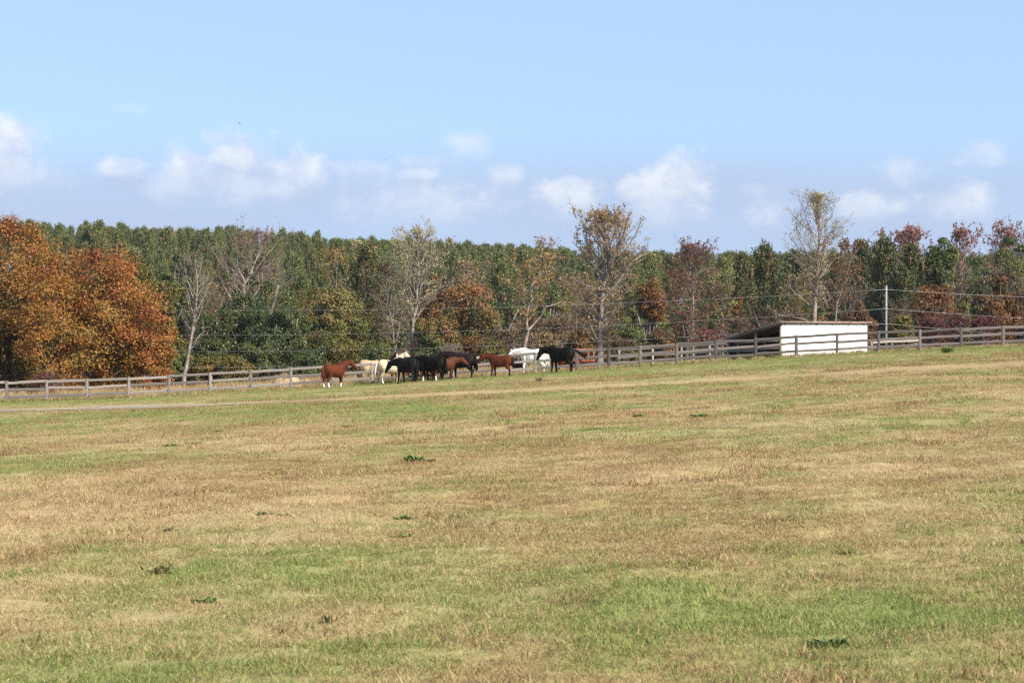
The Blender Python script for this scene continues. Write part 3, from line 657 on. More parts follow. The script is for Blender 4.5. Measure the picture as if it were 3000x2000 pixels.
# ------------------------------------------------------------------ individual trees, left to right
def build_trees():
    D, S = dense_tree, sparse_tree
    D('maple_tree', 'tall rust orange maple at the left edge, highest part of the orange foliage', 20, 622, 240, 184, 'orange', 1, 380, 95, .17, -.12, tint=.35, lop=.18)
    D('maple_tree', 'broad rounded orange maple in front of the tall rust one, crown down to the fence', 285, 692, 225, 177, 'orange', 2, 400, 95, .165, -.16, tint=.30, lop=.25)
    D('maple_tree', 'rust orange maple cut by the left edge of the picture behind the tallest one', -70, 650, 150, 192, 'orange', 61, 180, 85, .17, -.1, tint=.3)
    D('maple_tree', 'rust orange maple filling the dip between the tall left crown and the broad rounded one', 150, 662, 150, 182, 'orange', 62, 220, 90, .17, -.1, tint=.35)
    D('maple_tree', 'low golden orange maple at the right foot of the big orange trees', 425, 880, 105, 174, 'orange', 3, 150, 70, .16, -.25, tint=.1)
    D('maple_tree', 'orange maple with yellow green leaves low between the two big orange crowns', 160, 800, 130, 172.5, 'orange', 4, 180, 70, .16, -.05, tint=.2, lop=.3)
    S('twiggy_shrub', 'dark red twiggy shrub under the orange maples behind the fence', 130, 1085, 85, 168, 'crimson', 5, 'grey', .05, 26, 6, 4, 1500, .12, .04, elev=(30, 75), leaf_low=.6, cat='shrub')
    D('ochre_tree', 'olive yellow tree rising behind the right shoulder of the orange maple', 395, 706, 85, 222, 'ochre', 6, 120, 80, .18, .10, taper=.2)
    D('ochre_tree', 'lower olive ochre tree right beside the orange maple, above the first bare trunk', 470, 800, 75, 214, 'ochre', 7, 100, 75, .17, .10)
    D('olive_shrub', 'grey green bush between orange maple and slim bare tree', 470, 1000, 62, 180, 'olive', 8, 60, 70, .14, .05, cat='shrub')
    S('bare_tree', 'slim pale bare tree leaning right beside the orange maple', 535, 730, 62, 186, 'brown', 9, 'pale', .30, 20, 6, 5, 500, .12, .17, path=[(535, 1145), (543, 1080), (560, 985), (573, 900), (578, 800), (573, 730)], elev=(40, 68), wide=.4,
      limbs=[([(556, 1000), (580, 975), (612, 940)], .07), ([(570, 930), (590, 880), (600, 830)], .06), ([(572, 880), (552, 810), (540, 760)], .06)])
    S('bare_tree', 'large bare tree with reddish top twigs and forked pale limbs above the dark evergreens', 712, 650, 95, 226, 'red', 10, 'pale', .42, 34, 8, 6, 2200, .15, .24, path=[(714, 960), (714, 850), (716, 795), (735, 765), (752, 715), (762, 665)], elev=(30, 60), wide=.35, topw=.55,
      limbs=[([(716, 795), (700, 760), (692, 715), (700, 680)], .13), ([(735, 765), (770, 748), (800, 735)], .08), ([(690, 890), (668, 830), (650, 795), (640, 770)], .12), ([(700, 775), (675, 745), (655, 720)], .07)])
    S('bare_tree', 'grey leafless spreading tree right of the large bare tree', 775, 752, 90, 242, 'brown', 11, 'grey', .35, 30, 8, 6, 500, .13, .15, path=[(760, 950), (762, 870), (785, 830), (800, 790), (815, 752)], elev=(25, 60), wide=.5, topw=.6,
      limbs=[([(785, 830), (830, 800), (862, 775)], .08)])
    D('evergreen_oak', 'dark evergreen tree, leftmost of the dark green row, beside the slim bare tree', 610, 905, 72, 205, 'evergreen', 12, 120, 85, .15, .08)
    D('evergreen_oak', 'tallest dark evergreen tree under the large bare tree', 715, 838, 108, 208, 'evergreen', 13, 190, 90, .155, .06, lop=.3)
    D('evergreen_oak', 'dark evergreen tree in the middle of the green row, under the grey leafless tree', 835, 855, 88, 204, 'evergreen', 14, 150, 85, .15, .05, lop=.3, tint=.2)
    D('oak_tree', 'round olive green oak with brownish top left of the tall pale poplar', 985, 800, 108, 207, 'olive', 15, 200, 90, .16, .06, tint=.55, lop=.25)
    D('oak_tree', 'low yellow green oak below the round olive oak, behind the chestnut horse', 960, 955, 110, 197, 'ochre', 16, 120, 85, .15, .03, tint=-.1, lop=.3)
    D('oak_tree', 'low dark green oak above the hay pile and the left fence', 780, 970, 85, 196, 'evergreen', 17, 110, 80, .15, .03, tint=.1)
    D('ochre_shrub', 'yellow ochre bush behind the fence at the foot of the slim bare tree', 612, 1040, 60, 190, 'ochre', 18, 70, 70, .14, .02, cat='shrub')
    S('poplar_tree', 'small yellow orange poplar poking up before the pines left of the dark young pine', 970, 722, 55, 255, 'yelloworange', 19, 'grey', .35, 24, 6, 5, 1500, .2, .12, leaf_low=.4)
    S('poplar_tree', 'thin pale yellow poplar just behind the dark young pine', 1065, 702, 42, 262, 'paleyellow', 20, 'grey', .35, 22, 6, 5, 1100, .19, .12, leaf_low=.3)
    S('poplar_tree', 'pale yellow green poplar between young pine and the tall pale poplar', 1122, 700, 48, 258, 'yellowgreen', 21, 'grey', .35, 24, 6, 5, 1600, .2, .12, leaf_low=.4)
    x = X(1070, 250); pine('dark young pine with a rounded crown left of the tall pale poplar', x, 250, Zt(745, 250) - gz(x, 250), 3, 1.55)
    S('poplar_tree', 'tall pale poplar with straight trunk and thin yellow leaves above the horse group', 1203, 646, 82, 212, 'paleyellow', 22, 'pale', .36, 42, 8, 6, 3600, .14, .23, path=[(1205, 1060), (1208, 960), (1220, 860), (1226, 760), (1222, 646)], elev=(38, 66), wide=.38, topw=.5,
      limbs=[([(1218, 870), (1250, 850), (1275, 838)], .09), ([(1216, 880), (1200, 850), (1165, 840)], .08), ([(1208, 965), (1185, 945), (1150, 925)], .05)])
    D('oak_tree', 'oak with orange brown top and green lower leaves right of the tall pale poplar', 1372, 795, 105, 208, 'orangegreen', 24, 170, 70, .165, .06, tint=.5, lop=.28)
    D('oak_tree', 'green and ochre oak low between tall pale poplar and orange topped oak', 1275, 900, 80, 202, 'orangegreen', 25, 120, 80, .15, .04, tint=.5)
    S('poplar_tree', 'small pale yellow poplar rising behind the orange topped oak', 1345, 752, 36, 255, 'yellowgreen', 26, 'grey', .35, 20, 6, 5, 1200, .2, .11, leaf_low=.4)
    S('bare_tree', 'brown twiggy tree behind the right side of the orange topped oak', 1418, 760, 48, 250, 'brown', 27, 'brown', .25, 28, 7, 6, 900, .15, .11)
    S('twiggy_shrub', 'grey leafless bush behind the fence above the dark horses', 1320, 1000, 42, 176, 'brown', 28, 'grey', .03, 30, 6, 5, 60, .1, .03, elev=(45, 80), cat='shrub')
    S('sycamore_tree', 'crooked pale sycamore with forked trunk and few yellow orange leaves over the bay horse', 1535, 722, 85, 198, 'yelloworange', 29, 'pinkish', .5, 24, 7, 5, 1700, .17, .19, path=[(1533, 1045), (1536, 1010), (1546, 950), (1543, 900), (1556, 850), (1553, 812), (1572, 775), (1592, 752)], elev=(15, 55), wide=.5, topw=.7,
      limbs=[([(1545, 950), (1575, 915), (1600, 872), (1632, 858), (1660, 862)], .11), ([(1515, 1035), (1503, 1000), (1490, 972), (1465, 940)], .07), ([(1556, 850), (1530, 800), (1520, 745)], .06), ([(1503, 1000), (1512, 960), (1505, 930)], .05)], leaf_low=.3)
    S('poplar_tree', 'huge broad half bare tree with tan leaves, tallest above the black tailed horse', 1757, 604, 124, 214, 'tan', 30, 'grey', .20, 62, 9, 6, 9500, .155, .36, path=[(1756, 1070), (1758, 950), (1764, 850), (1775, 780), (1785, 700), (1760, 600)], elev=(22, 52), wide=.45, topw=.75, leaf_low=.45,
      limbs=[([(1762, 900), (1730, 860), (1700, 835), (1660, 815)], .14), ([(1757, 930), (1735, 905), (1690, 895)], .12), ([(1775, 780), (1800, 720), (1830, 640), (1840, 612)], .16), ([(1766, 860), (1810, 800), (1850, 740), (1900, 700)], .15), ([(1768, 830), (1740, 740), (1725, 650), (1730, 615)], .15), ([(1760, 930), (1800, 900), (1840, 870)], .1), ([(1785, 700), (1760, 640), (1740, 600)], .1)])
    S('poplar_tree', 'thin pale tree just left of the huge half bare tree, top above the pines', 1652, 690, 42, 232, 'tan', 31, 'grey', .3, 26, 6, 5, 1400, .17, .12, leaf_low=.4)
    D('small_oak', 'small round rust orange tree between huge half bare tree and dark red tree', 1912, 815, 52, 228, 'rust', 32, 90, 42, .17, .52, tint=.4)
    S('sweetgum_tree', 'dark red sparse tree with dark trunk and pale dead top branch left of the shed', 2012, 700, 88, 211, 'red', 33, 'dark', .25, 46, 8, 6, 4600, .145, .2, path=[(2010, 1045), (2012, 980), (2022, 900), (2028, 820), (2024, 760), (2012, 702)], elev=(20, 55), wide=.35, topw=.3, leaf_low=.9)
    S('dead_tree', 'grey dead forked branch top above the dark red tree', 2030, 690, 45, 216, 'brown', 34, 'pale', .62, 12, 5, 4, 60, .12, .12, path=[(2030, 1000), (2030, 850), (2022, 770), (2005, 690)], elev=(30, 60))
    S('poplar_tree', 'pale yellow green leafed young tree right of the dark red tree', 2122, 786, 44, 222, 'yellowgreen', 35, 'grey', .35, 24, 6, 5, 1900, .16, .1, leaf_low=.2, wide=.6)
    S('poplar_tree', 'tall half bare poplar with pale trunk and whitish leaves right behind the shed', 2385, 553, 74, 213, 'paleyellow', 36, 'pinkish', .40, 56, 9, 6, 3000, .125, .27, path=[(2384, 960), (2386, 900), (2390, 830), (2396, 740), (2402, 660), (2395, 553)], elev=(35, 62), wide=.3, topw=.62, leaf_low=.0,
      limbs=[([(2388, 890), (2360, 868), (2338, 848), (2310, 815)], .1), ([(2390, 890), (2415, 870), (2440, 850)], .09), ([(2386, 940), (2340, 920), (2300, 912), (2265, 905)], .08), ([(2392, 790), (2380, 755), (2352, 738)], .07), ([(2394, 800), (2415, 775), (2425, 750)], .08), ([(2402, 690), (2440, 665), (2460, 640)], .09)])
    S('birch_tree', 'two stemmed pale tree with rusty leaves right beside the tall poplar behind the shed', 2450, 692, 55, 217, 'rust', 37, 'pinkish', .55, 24, 7, 5, 2300, .15, .12, path=[(2446, 955), (2450, 880), (2466, 810), (2490, 750), (2500, 700)], elev=(25, 60), leaf_low=.0,
      limbs=[([(2455, 850), (2460, 800), (2470, 745), (2468, 700)], .09), ([(2452, 880), (2475, 865), (2490, 850)], .05)])
    S('red_maple', 'bright pinkish red maple behind the pines, highest red crown left of the round green tree', 2612, 660, 85, 318, 'pinkred', 38, 'grey', .45, 46, 8, 5, 7000, .25, .2, elev=(38, 66), wide=.55, topw=.85, leaf_low=.5)
    for k, (px, yt, Y, sw, lb) in enumerate([(2590, 728, 268, 1.5, 'tall dark pine directly left of the steel pole'), (2672, 742, 262, 1.55, 'broad dark pine right of the steel pole'), (2528, 735, 282, 1.4, 'dark pine left of the steel pole, behind the two stemmed pale tree'), (2240, 745, 275, 1.5, 'dark pine above the open end of the shed'), (2175, 765, 268, 1.4, 'dark pine left of the shed roof, beside the yellow green young tree'), (2330, 760, 280, 1.4, 'dark pine behind the tall poplar trunk'),
                                   (2640, 800, 245, 1.5, 'lower dark pine right behind the steel pole top'), (2455, 770, 290, 1.4, 'dark pine showing between tall poplar and two stemmed tree'), (2735, 750, 285, 1.4, 'pine left of the round bright green tree')]):
        x = X(px, Y); pine(lb, x, Y, Zt(yt, Y) - gz(x, Y), 5 + 7 * k, sw * .85)
    D('oak_tree', 'round bright green tree standing above the pines at the right', 2765, 686, 62, 262, 'brightgreen', 39, 150, 85, .2, .45, tint=.2, lop=.28)
    S('red_maple', 'sparse pinkish red tree top, left one at the right edge above the green trees', 2838, 655, 58, 300, 'pinkred', 40, 'grey', .5, 34, 7, 5, 3400, .23, .16, elev=(40, 68), topw=.7, leaf_low=.5)
    S('red_maple', 'tall sparse pinkish red tree top near the right edge', 2925, 643, 68, 302, 'pinkred', 41, 'grey', .5, 36, 7, 5, 3400, .23, .16, elev=(40, 68), topw=.7, leaf_low=.5)
    S('red_maple', 'thin pale pink tree top cut by the right edge', 2995, 655, 46, 300, 'pinkred', 42, 'grey', .4, 26, 7, 5, 1200, .22, .16, elev=(50, 75), topw=.7, leaf_low=.5)
    D('oak_tree', 'dark olive green tree below the sparse red tops', 2850, 735, 75, 246, 'olive', 43, 150, 85, .17, .08, tint=.2)
    D('oak_tree', 'tall olive green tree at the right edge', 2955, 690, 80, 242, 'olive', 44, 170, 85, .17, .08, tint=.1, lop=.3)
    D('rust_oak', 'rust orange tree with pale inner stems right of the steel pole', 2738, 815, 78, 216, 'rust', 45, 120, 50, .17, .10, tint=.45)
    D('rust_oak', 'reddish brown tree above the right end of the fence', 2925, 800, 78, 206, 'rust', 46, 115, 50, .17, .06, tint=-.1, lop=.3)
    D('brown_oak', 'brown green tree between the rust orange and the reddish brown trees', 2830, 850, 62, 222, 'olive', 47, 100, 75, .15, .06, tint=.4)
    D('brown_oak', 'brown green tree cut by the right edge above the fence', 3010, 850, 70, 212, 'brown', 48, 100, 75, .15, .06)
    for k, (px, yt, hw, Y, lb) in enumerate([(2735, 925, 55, 186, 'dark crimson sumac behind the fence, left one of the row'), (2805, 912, 60, 188, 'dark crimson sumac behind the fence, tallest of the row'), (2880, 925, 52, 186, 'dark crimson sumac behind the fence near the right edge')]):
        S('sumac_shrub', lb, px, yt, hw, Y, 'crimson', 50 + k, 'grey', .05, 28, 7, 5, 2600, .14, .05, elev=(35, 75), leaf_low=.7, cat='shrub', group='sumac behind the right fence')
    D('yellow_bush', 'yellow green bush right of the steel pole behind the fence', 2640, 918, 45, 192, 'ochre', 54, 70, 75, .13, .02, cat='shrub', tint=.2)
    D('brown_bush', 'brown leafed bush between shed and steel pole', 2515, 885, 58, 196, 'brown', 55, 90, 80, .13, .02, cat='shrub', tint=.2)
    # understory behind the paddock
    und = [('brown', 1640, 925, 60, 200, 'orange brown bush left of the huge half bare trunk'), ('rust', 1690, 960, 45, 192, 'low rust bush beside the huge half bare trunk, left side'), ('tan', 1600, 975, 42, 188, 'tan bush behind the white horse'), ('brown', 1475, 960, 52, 196, 'brown bush left of the crooked sycamore'),
           ('olive', 1850, 905, 48, 204, 'green bush right of the huge half bare trunk'), ('rust', 1935, 955, 55, 196, 'rust bush behind the inner paddock rails'), ('brown', 1815, 985, 50, 190, 'low brown bush behind the first inner rail posts'), ('red', 2085, 955, 60, 195, 'reddish brown bush left of the shed'), ('brown', 2160, 925, 60, 200, 'brown bush behind the low end of the shed roof'), ('brown', 2250, 890, 70, 215, 'brown twiggy bush above the open end of the shed'),
           ('orangegreen', 1440, 990, 50, 186, 'orange green bush right behind the brown foal'), ('rust', 1380, 985, 55, 190, 'orange bush behind the dark horses'), ('evergreen', 1255, 985, 60, 192, 'dark green bush behind the cream horse head'), ('olive', 1110, 975, 62, 192, 'olive bush behind the buckskin'), ('evergreen', 900, 985, 60, 190, 'green bush above the hay pile'), ('ochre', 690, 1020, 62, 188, 'ochre green bush left of the hay pile'), ('brown', 2330, 905, 60, 222, 'brown bush behind the shed roof'),
           ('olive', 540, 1020, 45, 192, 'green bush behind the slim bare trunk'), ('olive', 40, 980, 90, 200, 'dark green bush in the shade at the left edge'), ('brown', 1560, 925, 50, 208, 'brown bush behind the forked sycamore trunk'), ('ochre', 1740, 905, 60, 222, 'ochre bush behind the huge half bare trunk')]
    for k, (pal, px, yt, hw, Y, lb) in enumerate(und):
        if pal in ('brown', 'red', 'tan') : S('brush_shrub', lb, px, yt, hw, Y, pal, 70 + k, 'grey', .05, 28, 7, 5, 2600, .14, .045, elev=(25, 72), leaf_low=.7, cat='shrub')
        else: D('leafy_shrub', lb, px, yt, hw, Y, pal, 70 + k, 90, 60, .14, -.25, cat='shrub', lop=.3)
    # mixed second growth filling the bottom land between the named trees and the pines
    r = np.random.default_rng(99); src = []
    kinds = [('brown', 'S'), ('olive', 'D'), ('rust', 'D'), ('ochre', 'D'), ('brown', 'S'), ('yelloworange', 'S'), ('tan', 'S'), ('evergreen', 'D')]
    names = {'brown': 'bare brown', 'olive': 'olive green', 'rust': 'rust coloured', 'ochre': 'ochre', 'yelloworange': 'thin yellow orange', 'tan': 'thin tan', 'evergreen': 'dark green'}
    for k, (pal, ty) in enumerate(kinds):
        lb = '%s tree of the mixed second growth between front trees and pine wood' % names[pal]
        px = 450 + 310 * k; Y = 268
        if ty == 'D': o = D('second_growth_tree', lb, px, 815 - 4 * k, 70, Y, pal, 200 + k, 110, 60, .2, .1, group='mixed second growth below the pines')
        else: o = S('second_growth_tree', lb, px, 800, 60, Y, pal, 200 + k, 'grey', .2, 30, 7, 5, 1800, .19, .12, group='mixed second growth below the pines', leaf_low=.6)
        src.append(o)
    n = 0
    for Y in (236, 252, 270, 290):
        for px in np.arange(420, 3080, 105):
            if r.random() < .12: continue
            p = px + r.uniform(-45, 45); y = Y + r.uniform(-6, 6); s = src[int(r.integers(0, len(src)))]
            if 2480 < p < 2760 and Y > 240: continue
            x = X(p, y); o = s.copy(); COL.objects.link(o); o.location = (x, y, gz(x, y)); sc = r.uniform(.62, 1.0) * (.9 if p > 1500 else 1.05); o.scale = (sc * r.uniform(.85, 1.2), sc, sc); o.rotation_euler = (0, 0, r.uniform(0, 6.28))
            for ch in s.children:
                c = ch.copy(); COL.objects.link(c); c.parent = o
            n += 1
build_trees()

# ------------------------------------------------------------------ timber fences
def wood_mat(name, cols, streak=(1, 14, 14)):
    m = bpy.data.materials.new(name); nt, N, L = nodes(m); b = N['Principled BSDF']; b.inputs['Roughness'].default_value = .85; b.inputs['Specular IOR Level'].default_value = .25
    tc = N.new('ShaderNodeTexCoord'); oi = N.new('ShaderNodeObjectInfo')
    mp = N.new('ShaderNodeMapping'); mp.inputs['Scale'].default_value = streak; L.new(tc.outputs['Object'], mp.inputs[0])
    cb = N.new('ShaderNodeCombineXYZ'); ml = N.new('ShaderNodeMath'); ml.operation = 'MULTIPLY'; ml.inputs[1].default_value = 40; L.new(oi.outputs['Random'], ml.inputs[0]); L.new(ml.outputs[0], cb.inputs[0]); L.new(cb.outputs[0], mp.inputs[1])
    n = N.new('ShaderNodeTexNoise'); n.inputs['Scale'].default_value = 1.6; n.inputs['Detail'].default_value = 7; n.inputs['Roughness'].default_value = .65; L.new(mp.outputs[0], n.inputs['Vector'])
    r = ramp(N, [(.28, cols[0]), (.5, cols[1]), (.72, cols[2])]); L.new(n.outputs[0], r.inputs[0])
    hs = N.new('ShaderNodeHueSaturation'); mr = N.new('ShaderNodeMapRange'); mr.inputs[3].default_value = .62; mr.inputs[4].default_value = 1.42; L.new(oi.outputs['Random'], mr.inputs[0]); L.new(mr.outputs[0], hs.inputs['Value']); L.new(r.outputs[0], hs.inputs['Color'])
    L.new(hs.outputs[0], b.inputs['Base Color'])
    bp = N.new('ShaderNodeBump'); bp.inputs['Strength'].default_value = .5; bp.inputs['Distance'].default_value = .01; L.new(n.outputs[0], bp.inputs['Height']); L.new(bp.outputs[0], b.inputs['Normal'])
    return m
WG = wood_mat('weathered_board_grey', [(.105, .088, .078), (.21, .18, .158), (.33, .29, .25)])
WD = wood_mat('weathered_board_dark', [(.055, .045, .04), (.115, .096, .086), (.19, .165, .15)])  # darker board tones: right part of the pasture fence and the kick board
WP = wood_mat('post_wood', [(.16, .13, .105), (.29, .24, .195), (.42, .36, .29)], (8, 8, 1))
WN = wood_mat('newer_board', [(.28, .21, .17), (.42, .33, .27), (.54, .44, .37)])  # paler tan board tones for the paddock rails
def board_mesh(name, seed):
    """unit board (1 m long, 1 high, 1 deep) with slightly crooked sawn edges"""
    r = np.random.default_rng(seed); n = 6; xs = np.linspace(0, 1, n); sag = np.cumsum(r.normal(0, .05, n)); sag -= np.linspace(sag[0], sag[-1], n)
    V = []
    for i in range(n):
        for (y, z) in ((-.5, -.5), (.5, -.5), (.5, .5), (-.5, .5)): V.append((xs[i], y, z + sag[i] + r.normal(0, .03)))
    i = np.arange(n - 1)[:, None] * 4; j = np.arange(4)[None]; jn = (j + 1) % 4
    Q = np.stack([i + j, i + jn, i + 4 + jn, i + 4 + j], -1).reshape(-1, 4)[:, ::-1]; e = (n - 1) * 4
    return np.array(V), np.r_[Q, [[0, 1, 2, 3]], [[e + 3, e + 2, e + 1, e]]]
BV = [board_mesh('board', 400 + k) for k in range(5)]
BOARDS = {m.name: [mesh_np('rail', V, Q, m) for V, Q in BV] for m in (WG, WD, WN)}
def post_mesh(name, mat, seed, r0=.085):
    r = np.random.default_rng(seed); b = MB(); n = 5
    P = np.c_[np.cumsum(r.normal(0, .004, n)), np.cumsum(r.normal(0, .004, n)), np.linspace(-.35, 1, n)]
    b.tube(P, r0 * r.uniform(.9, 1.08, n), 8); return b.mesh(name, mat, True)
POSTS = [post_mesh('post', WP, 420 + k) for k in range(3)]
def facing_mesh(mat, seed):
    r = np.random.default_rng(seed); b = MB(); b.box((0, 0, .5), (1, 1, 1)); me = b.mesh('facing_board', mat); return me
FACE = {m.name: facing_mesh(m, 3) for m in (WG, WD, WN)}
def fence(name, label, pts, rails, rail_h, post_h, mats, group=None, face=True, ends=True, depth=.038, low=.42):
    """pts: post positions (x, y); a post, its facing board and the rails between are parts"""
    r = np.random.default_rng(len(pts) * 31); root = empty(name, (pts[0][0], pts[0][1], gz(*pts[0]))); tag(root, label, 'fence', group)
    o0 = Vector(root.location); tops = []
    for k, (x, y) in enumerate(pts):
        h = post_h * r.uniform(.985, 1.02); m = mats(k); z = gz(x, y); lx, ly = r.normal(0, .018, 2)
        p = link('post', POSTS[k % 3], root, Vector((x, y, z)) - o0, (lx, ly, r.uniform(0, 6)), (1, 1, h)); tops.append(z)
        if face: 
            a, b_ = pts[max(0, k - 1)], pts[min(len(pts) - 1, k + 1)]; ang = math.atan2(b_[1] - a[1], b_[0] - a[0]); nx, ny = math.sin(ang), -math.cos(ang)
            link('facing_board', FACE[m.name], root, Vector((x + nx * .143, y + ny * .143, z + low - .22)) - o0, (0, r.normal(0, .008), ang), (.15, .034, h - low + .22))
    for k in range(len(pts) - 1):
        (x0, y0), (x1, y1) = pts[k], pts[k + 1]; ang = math.atan2(y1 - y0, x1 - x0); nx, ny = math.sin(ang), -math.cos(ang); L = math.hypot(x1 - x0, y1 - y0); m = mats(k)
        for j, h in enumerate(rails):
            za = tops[k] + h + r.normal(0, .022); zb = tops[k + 1] + h + r.normal(0, .022); pit = math.atan2(zb - za, L); l3 = math.hypot(L, zb - za) - .006
            o = link('rail', BOARDS[m.name][int(r.integers(0, 5))], root, Vector((x0 + nx * .105, y0 + ny * .105, za)) - o0, (0, -pit, ang), (l3, depth, rail_h * r.uniform(.93, 1.06)))
    return root
posts_px = [-337, -218, -99, 20, 138, 256, 378, 496, 617, 735, 853, 972, 1091, 1209, 1328, 1448, 1569, 1689, 1784, 1876, 1983, 2097, 2214, 2333, 2452, 2574, 2695, 2816, 2939, 3061, 3184, 3305]
def build_fences():
    Yf = 150.0; pts = [(X(p, Yf), Yf) for p in posts_px]
    fence('pasture_fence', 'long weathered three rail board fence running across behind the pasture', pts, (1.22, .80, .37), .15, 1.31, lambda k: WG if k < 17 else WD)
    # lighter paddock rails between the pasture fence and the shed
    pp = [(1812, 164), (1912, 162.5), (1996, 161), (2080, 159.5), (2161, 158), (2242, 156.6), (2287, 154.3)]
    fence('paddock_fence', 'pale two rail paddock fence leading to the left corner of the shed', [(X(p, y), y) for p, y in pp], (1.085, .60), .17, 1.22, lambda k: WN, face=False)
    pp = [(2553, 158.6), (2613, 161.5), (2690, 164.5)]
    fence('paddock_fence', 'short low pale paddock rails right of the shed by the steel pole', [(X(p, y), y) for p, y in pp], (.58, .26), .13, .66, lambda k: WG, face=False)
build_fences()

# ------------------------------------------------------------------ shed
def plain(name, c, rough=.6, metal=0.0, var=.0, scale=6):
    m = bpy.data.materials.new(name); nt, N, L = nodes(m); b = N['Principled BSDF']; b.inputs['Roughness'].default_value = rough; b.inputs['Metallic'].default_value = metal
    tc = N.new('ShaderNodeTexCoord'); n = N.new('ShaderNodeTexNoise'); n.inputs['Scale'].default_value = scale; n.inputs['Detail'].default_value = 5; L.new(tc.outputs['Object'], n.inputs['Vector'])
    v = max(var, .04); r = ramp(N, [(.3, tuple(x * (1 - v) for x in c)), (.7, tuple(min(1, x * (1 + v)) for x in c))]); L.new(n.outputs[0], r.inputs[0]); L.new(r.outputs[0], b.inputs['Base Color'])
    return m
def build_shed():
    th = R(33); Yc = 153.2; xc = X(2288, Yc); zc = gz(xc, Yc)
    root = empty('shed', (xc, Yc, zc), th); tag(root, 'white metal sided run-in shed with low sloping dark roof behind the fence', 'shed')
    # local frame: +x along the white front, +y to the back
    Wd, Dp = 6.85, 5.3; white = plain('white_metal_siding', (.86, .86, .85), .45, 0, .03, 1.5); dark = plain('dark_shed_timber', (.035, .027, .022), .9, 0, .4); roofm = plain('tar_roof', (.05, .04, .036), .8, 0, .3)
    nt = white.node_tree; N, L = nt.nodes, nt.links; tc = N.new('ShaderNodeTexCoord'); sp = N.new('ShaderNodeSeparateXYZ'); L.new(tc.outputs['Object'], sp.inputs[0])
    nz = N.new('ShaderNodeTexNoise'); mp = N.new('ShaderNodeMapping'); mp.inputs['Scale'].default_value = (5, 5, .8); L.new(tc.outputs['Object'], mp.inputs[0]); L.new(mp.outputs[0], nz.inputs['Vector']); nz.inputs['Detail'].default_value = 6
    ad = N.new('ShaderNodeMath'); ad.operation = 'MULTIPLY_ADD'; L.new(nz.outputs[0], ad.inputs[0]); ad.inputs[1].default_value = 1.1; L.new(sp.outputs[2], ad.inputs[2])
    mr = N.new('ShaderNodeMapRange'); mr.inputs[1].default_value = 1.15; mr.inputs[2].default_value = .55; mr.inputs[3].default_value = 0; mr.inputs[4].default_value = .55; L.new(ad.outputs[0], mr.inputs[0])
    bs = N['Principled BSDF']; old = bs.inputs['Base Color'].links[0].from_socket; L.new(mixc(N, L, mr.outputs[0], old, (.42, .36, .27)), bs.inputs['Base Color'])
    fas = plain('fascia_board', (.21, .14, .10), .8, 0, .35, 3)
    hF = 2.08; hB = 1.02     # wall height at front and back, above the local origin
    rise = lambda x: (gz(xc + x * math.cos(th), Yc + x * math.sin(th)) - zc)
    nP = 7; pw = Wd / nP
    for k in range(nP):
        b = MB(); x0 = k * pw; prof = []
        for q in range(5):
            a = x0 + pw * q / 5; s = pw / 5
            prof += [(a + .004, 0), (a + s * .72, 0), (a + s * .78, -.03), (a + s * .93, -.03)]
        prof.append((x0 + pw - .004, 0)); V = []
        for (x, y) in prof: V += [(x, y, rise(x) - .05 if True else 0), (x, y, hF + rise(Wd) * 0 - .02)]
        n = len(prof); i = np.arange(n - 1) * 2; b.add(V, np.c_[i, i + 2, i + 3, i + 1]); 
        link('siding_panel', b.mesh('siding_panel', white), root)
    b = MB(); b.box((Wd - .03, Dp / 2, .9), (.05, Dp, 2.3)); link('end_wall', b.mesh('end_wall', white), root)
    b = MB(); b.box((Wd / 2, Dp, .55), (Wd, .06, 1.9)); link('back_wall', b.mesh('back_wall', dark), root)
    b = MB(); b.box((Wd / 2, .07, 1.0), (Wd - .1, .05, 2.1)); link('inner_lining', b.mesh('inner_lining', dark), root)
    sl = math.atan2(hF - hB, Dp); M = np.array(Matrix.Rotation(-sl, 3, 'X')); mid = (hF + hB) / 2 + .1; Ls = (Dp + .42) / math.cos(sl)
    b = MB(); b.box((Wd / 2 + .02, Dp / 2 + .02, mid), (Wd + .45, Ls, .05), M); rf = link('roof', b.mesh('roof', roofm), root)
    b = MB(); b.box((Wd / 2 + .02, -.195, hF + .085), (Wd + .46, .035, .12)); link('fascia_board', b.mesh('fascia_board', fas), rf)
    b = MB(); b.box((-.235, Dp / 2, mid - .085), (.035, Ls - .1, .16), M); link('barge_board', b.mesh('barge_board', plain('barge_timber', (.045, .036, .032), .8, 0, .3)), rf)
    for k in range(6):
        b = MB(); b.box((.25 + k * (Wd - .5) / 5, Dp / 2, mid - .11), (.05, Ls - .4, .14), M); link('rafter', b.mesh('rafter', dark), rf)
    for (y, h) in ((.06, hF), (2.5, 1.62), (Dp - .05, hB)):
        b = MB(); b.box((.05, y, h / 2 - .25), (.13, .13, h + .45)); link('corner_post', b.mesh('corner_post', WP), root)
    b = MB(); b.box((-.03, Dp * .74, .42), (.03, Dp * .5, .16)); link('kick_board', b.mesh('kick_board', WD), root)
build_shed()

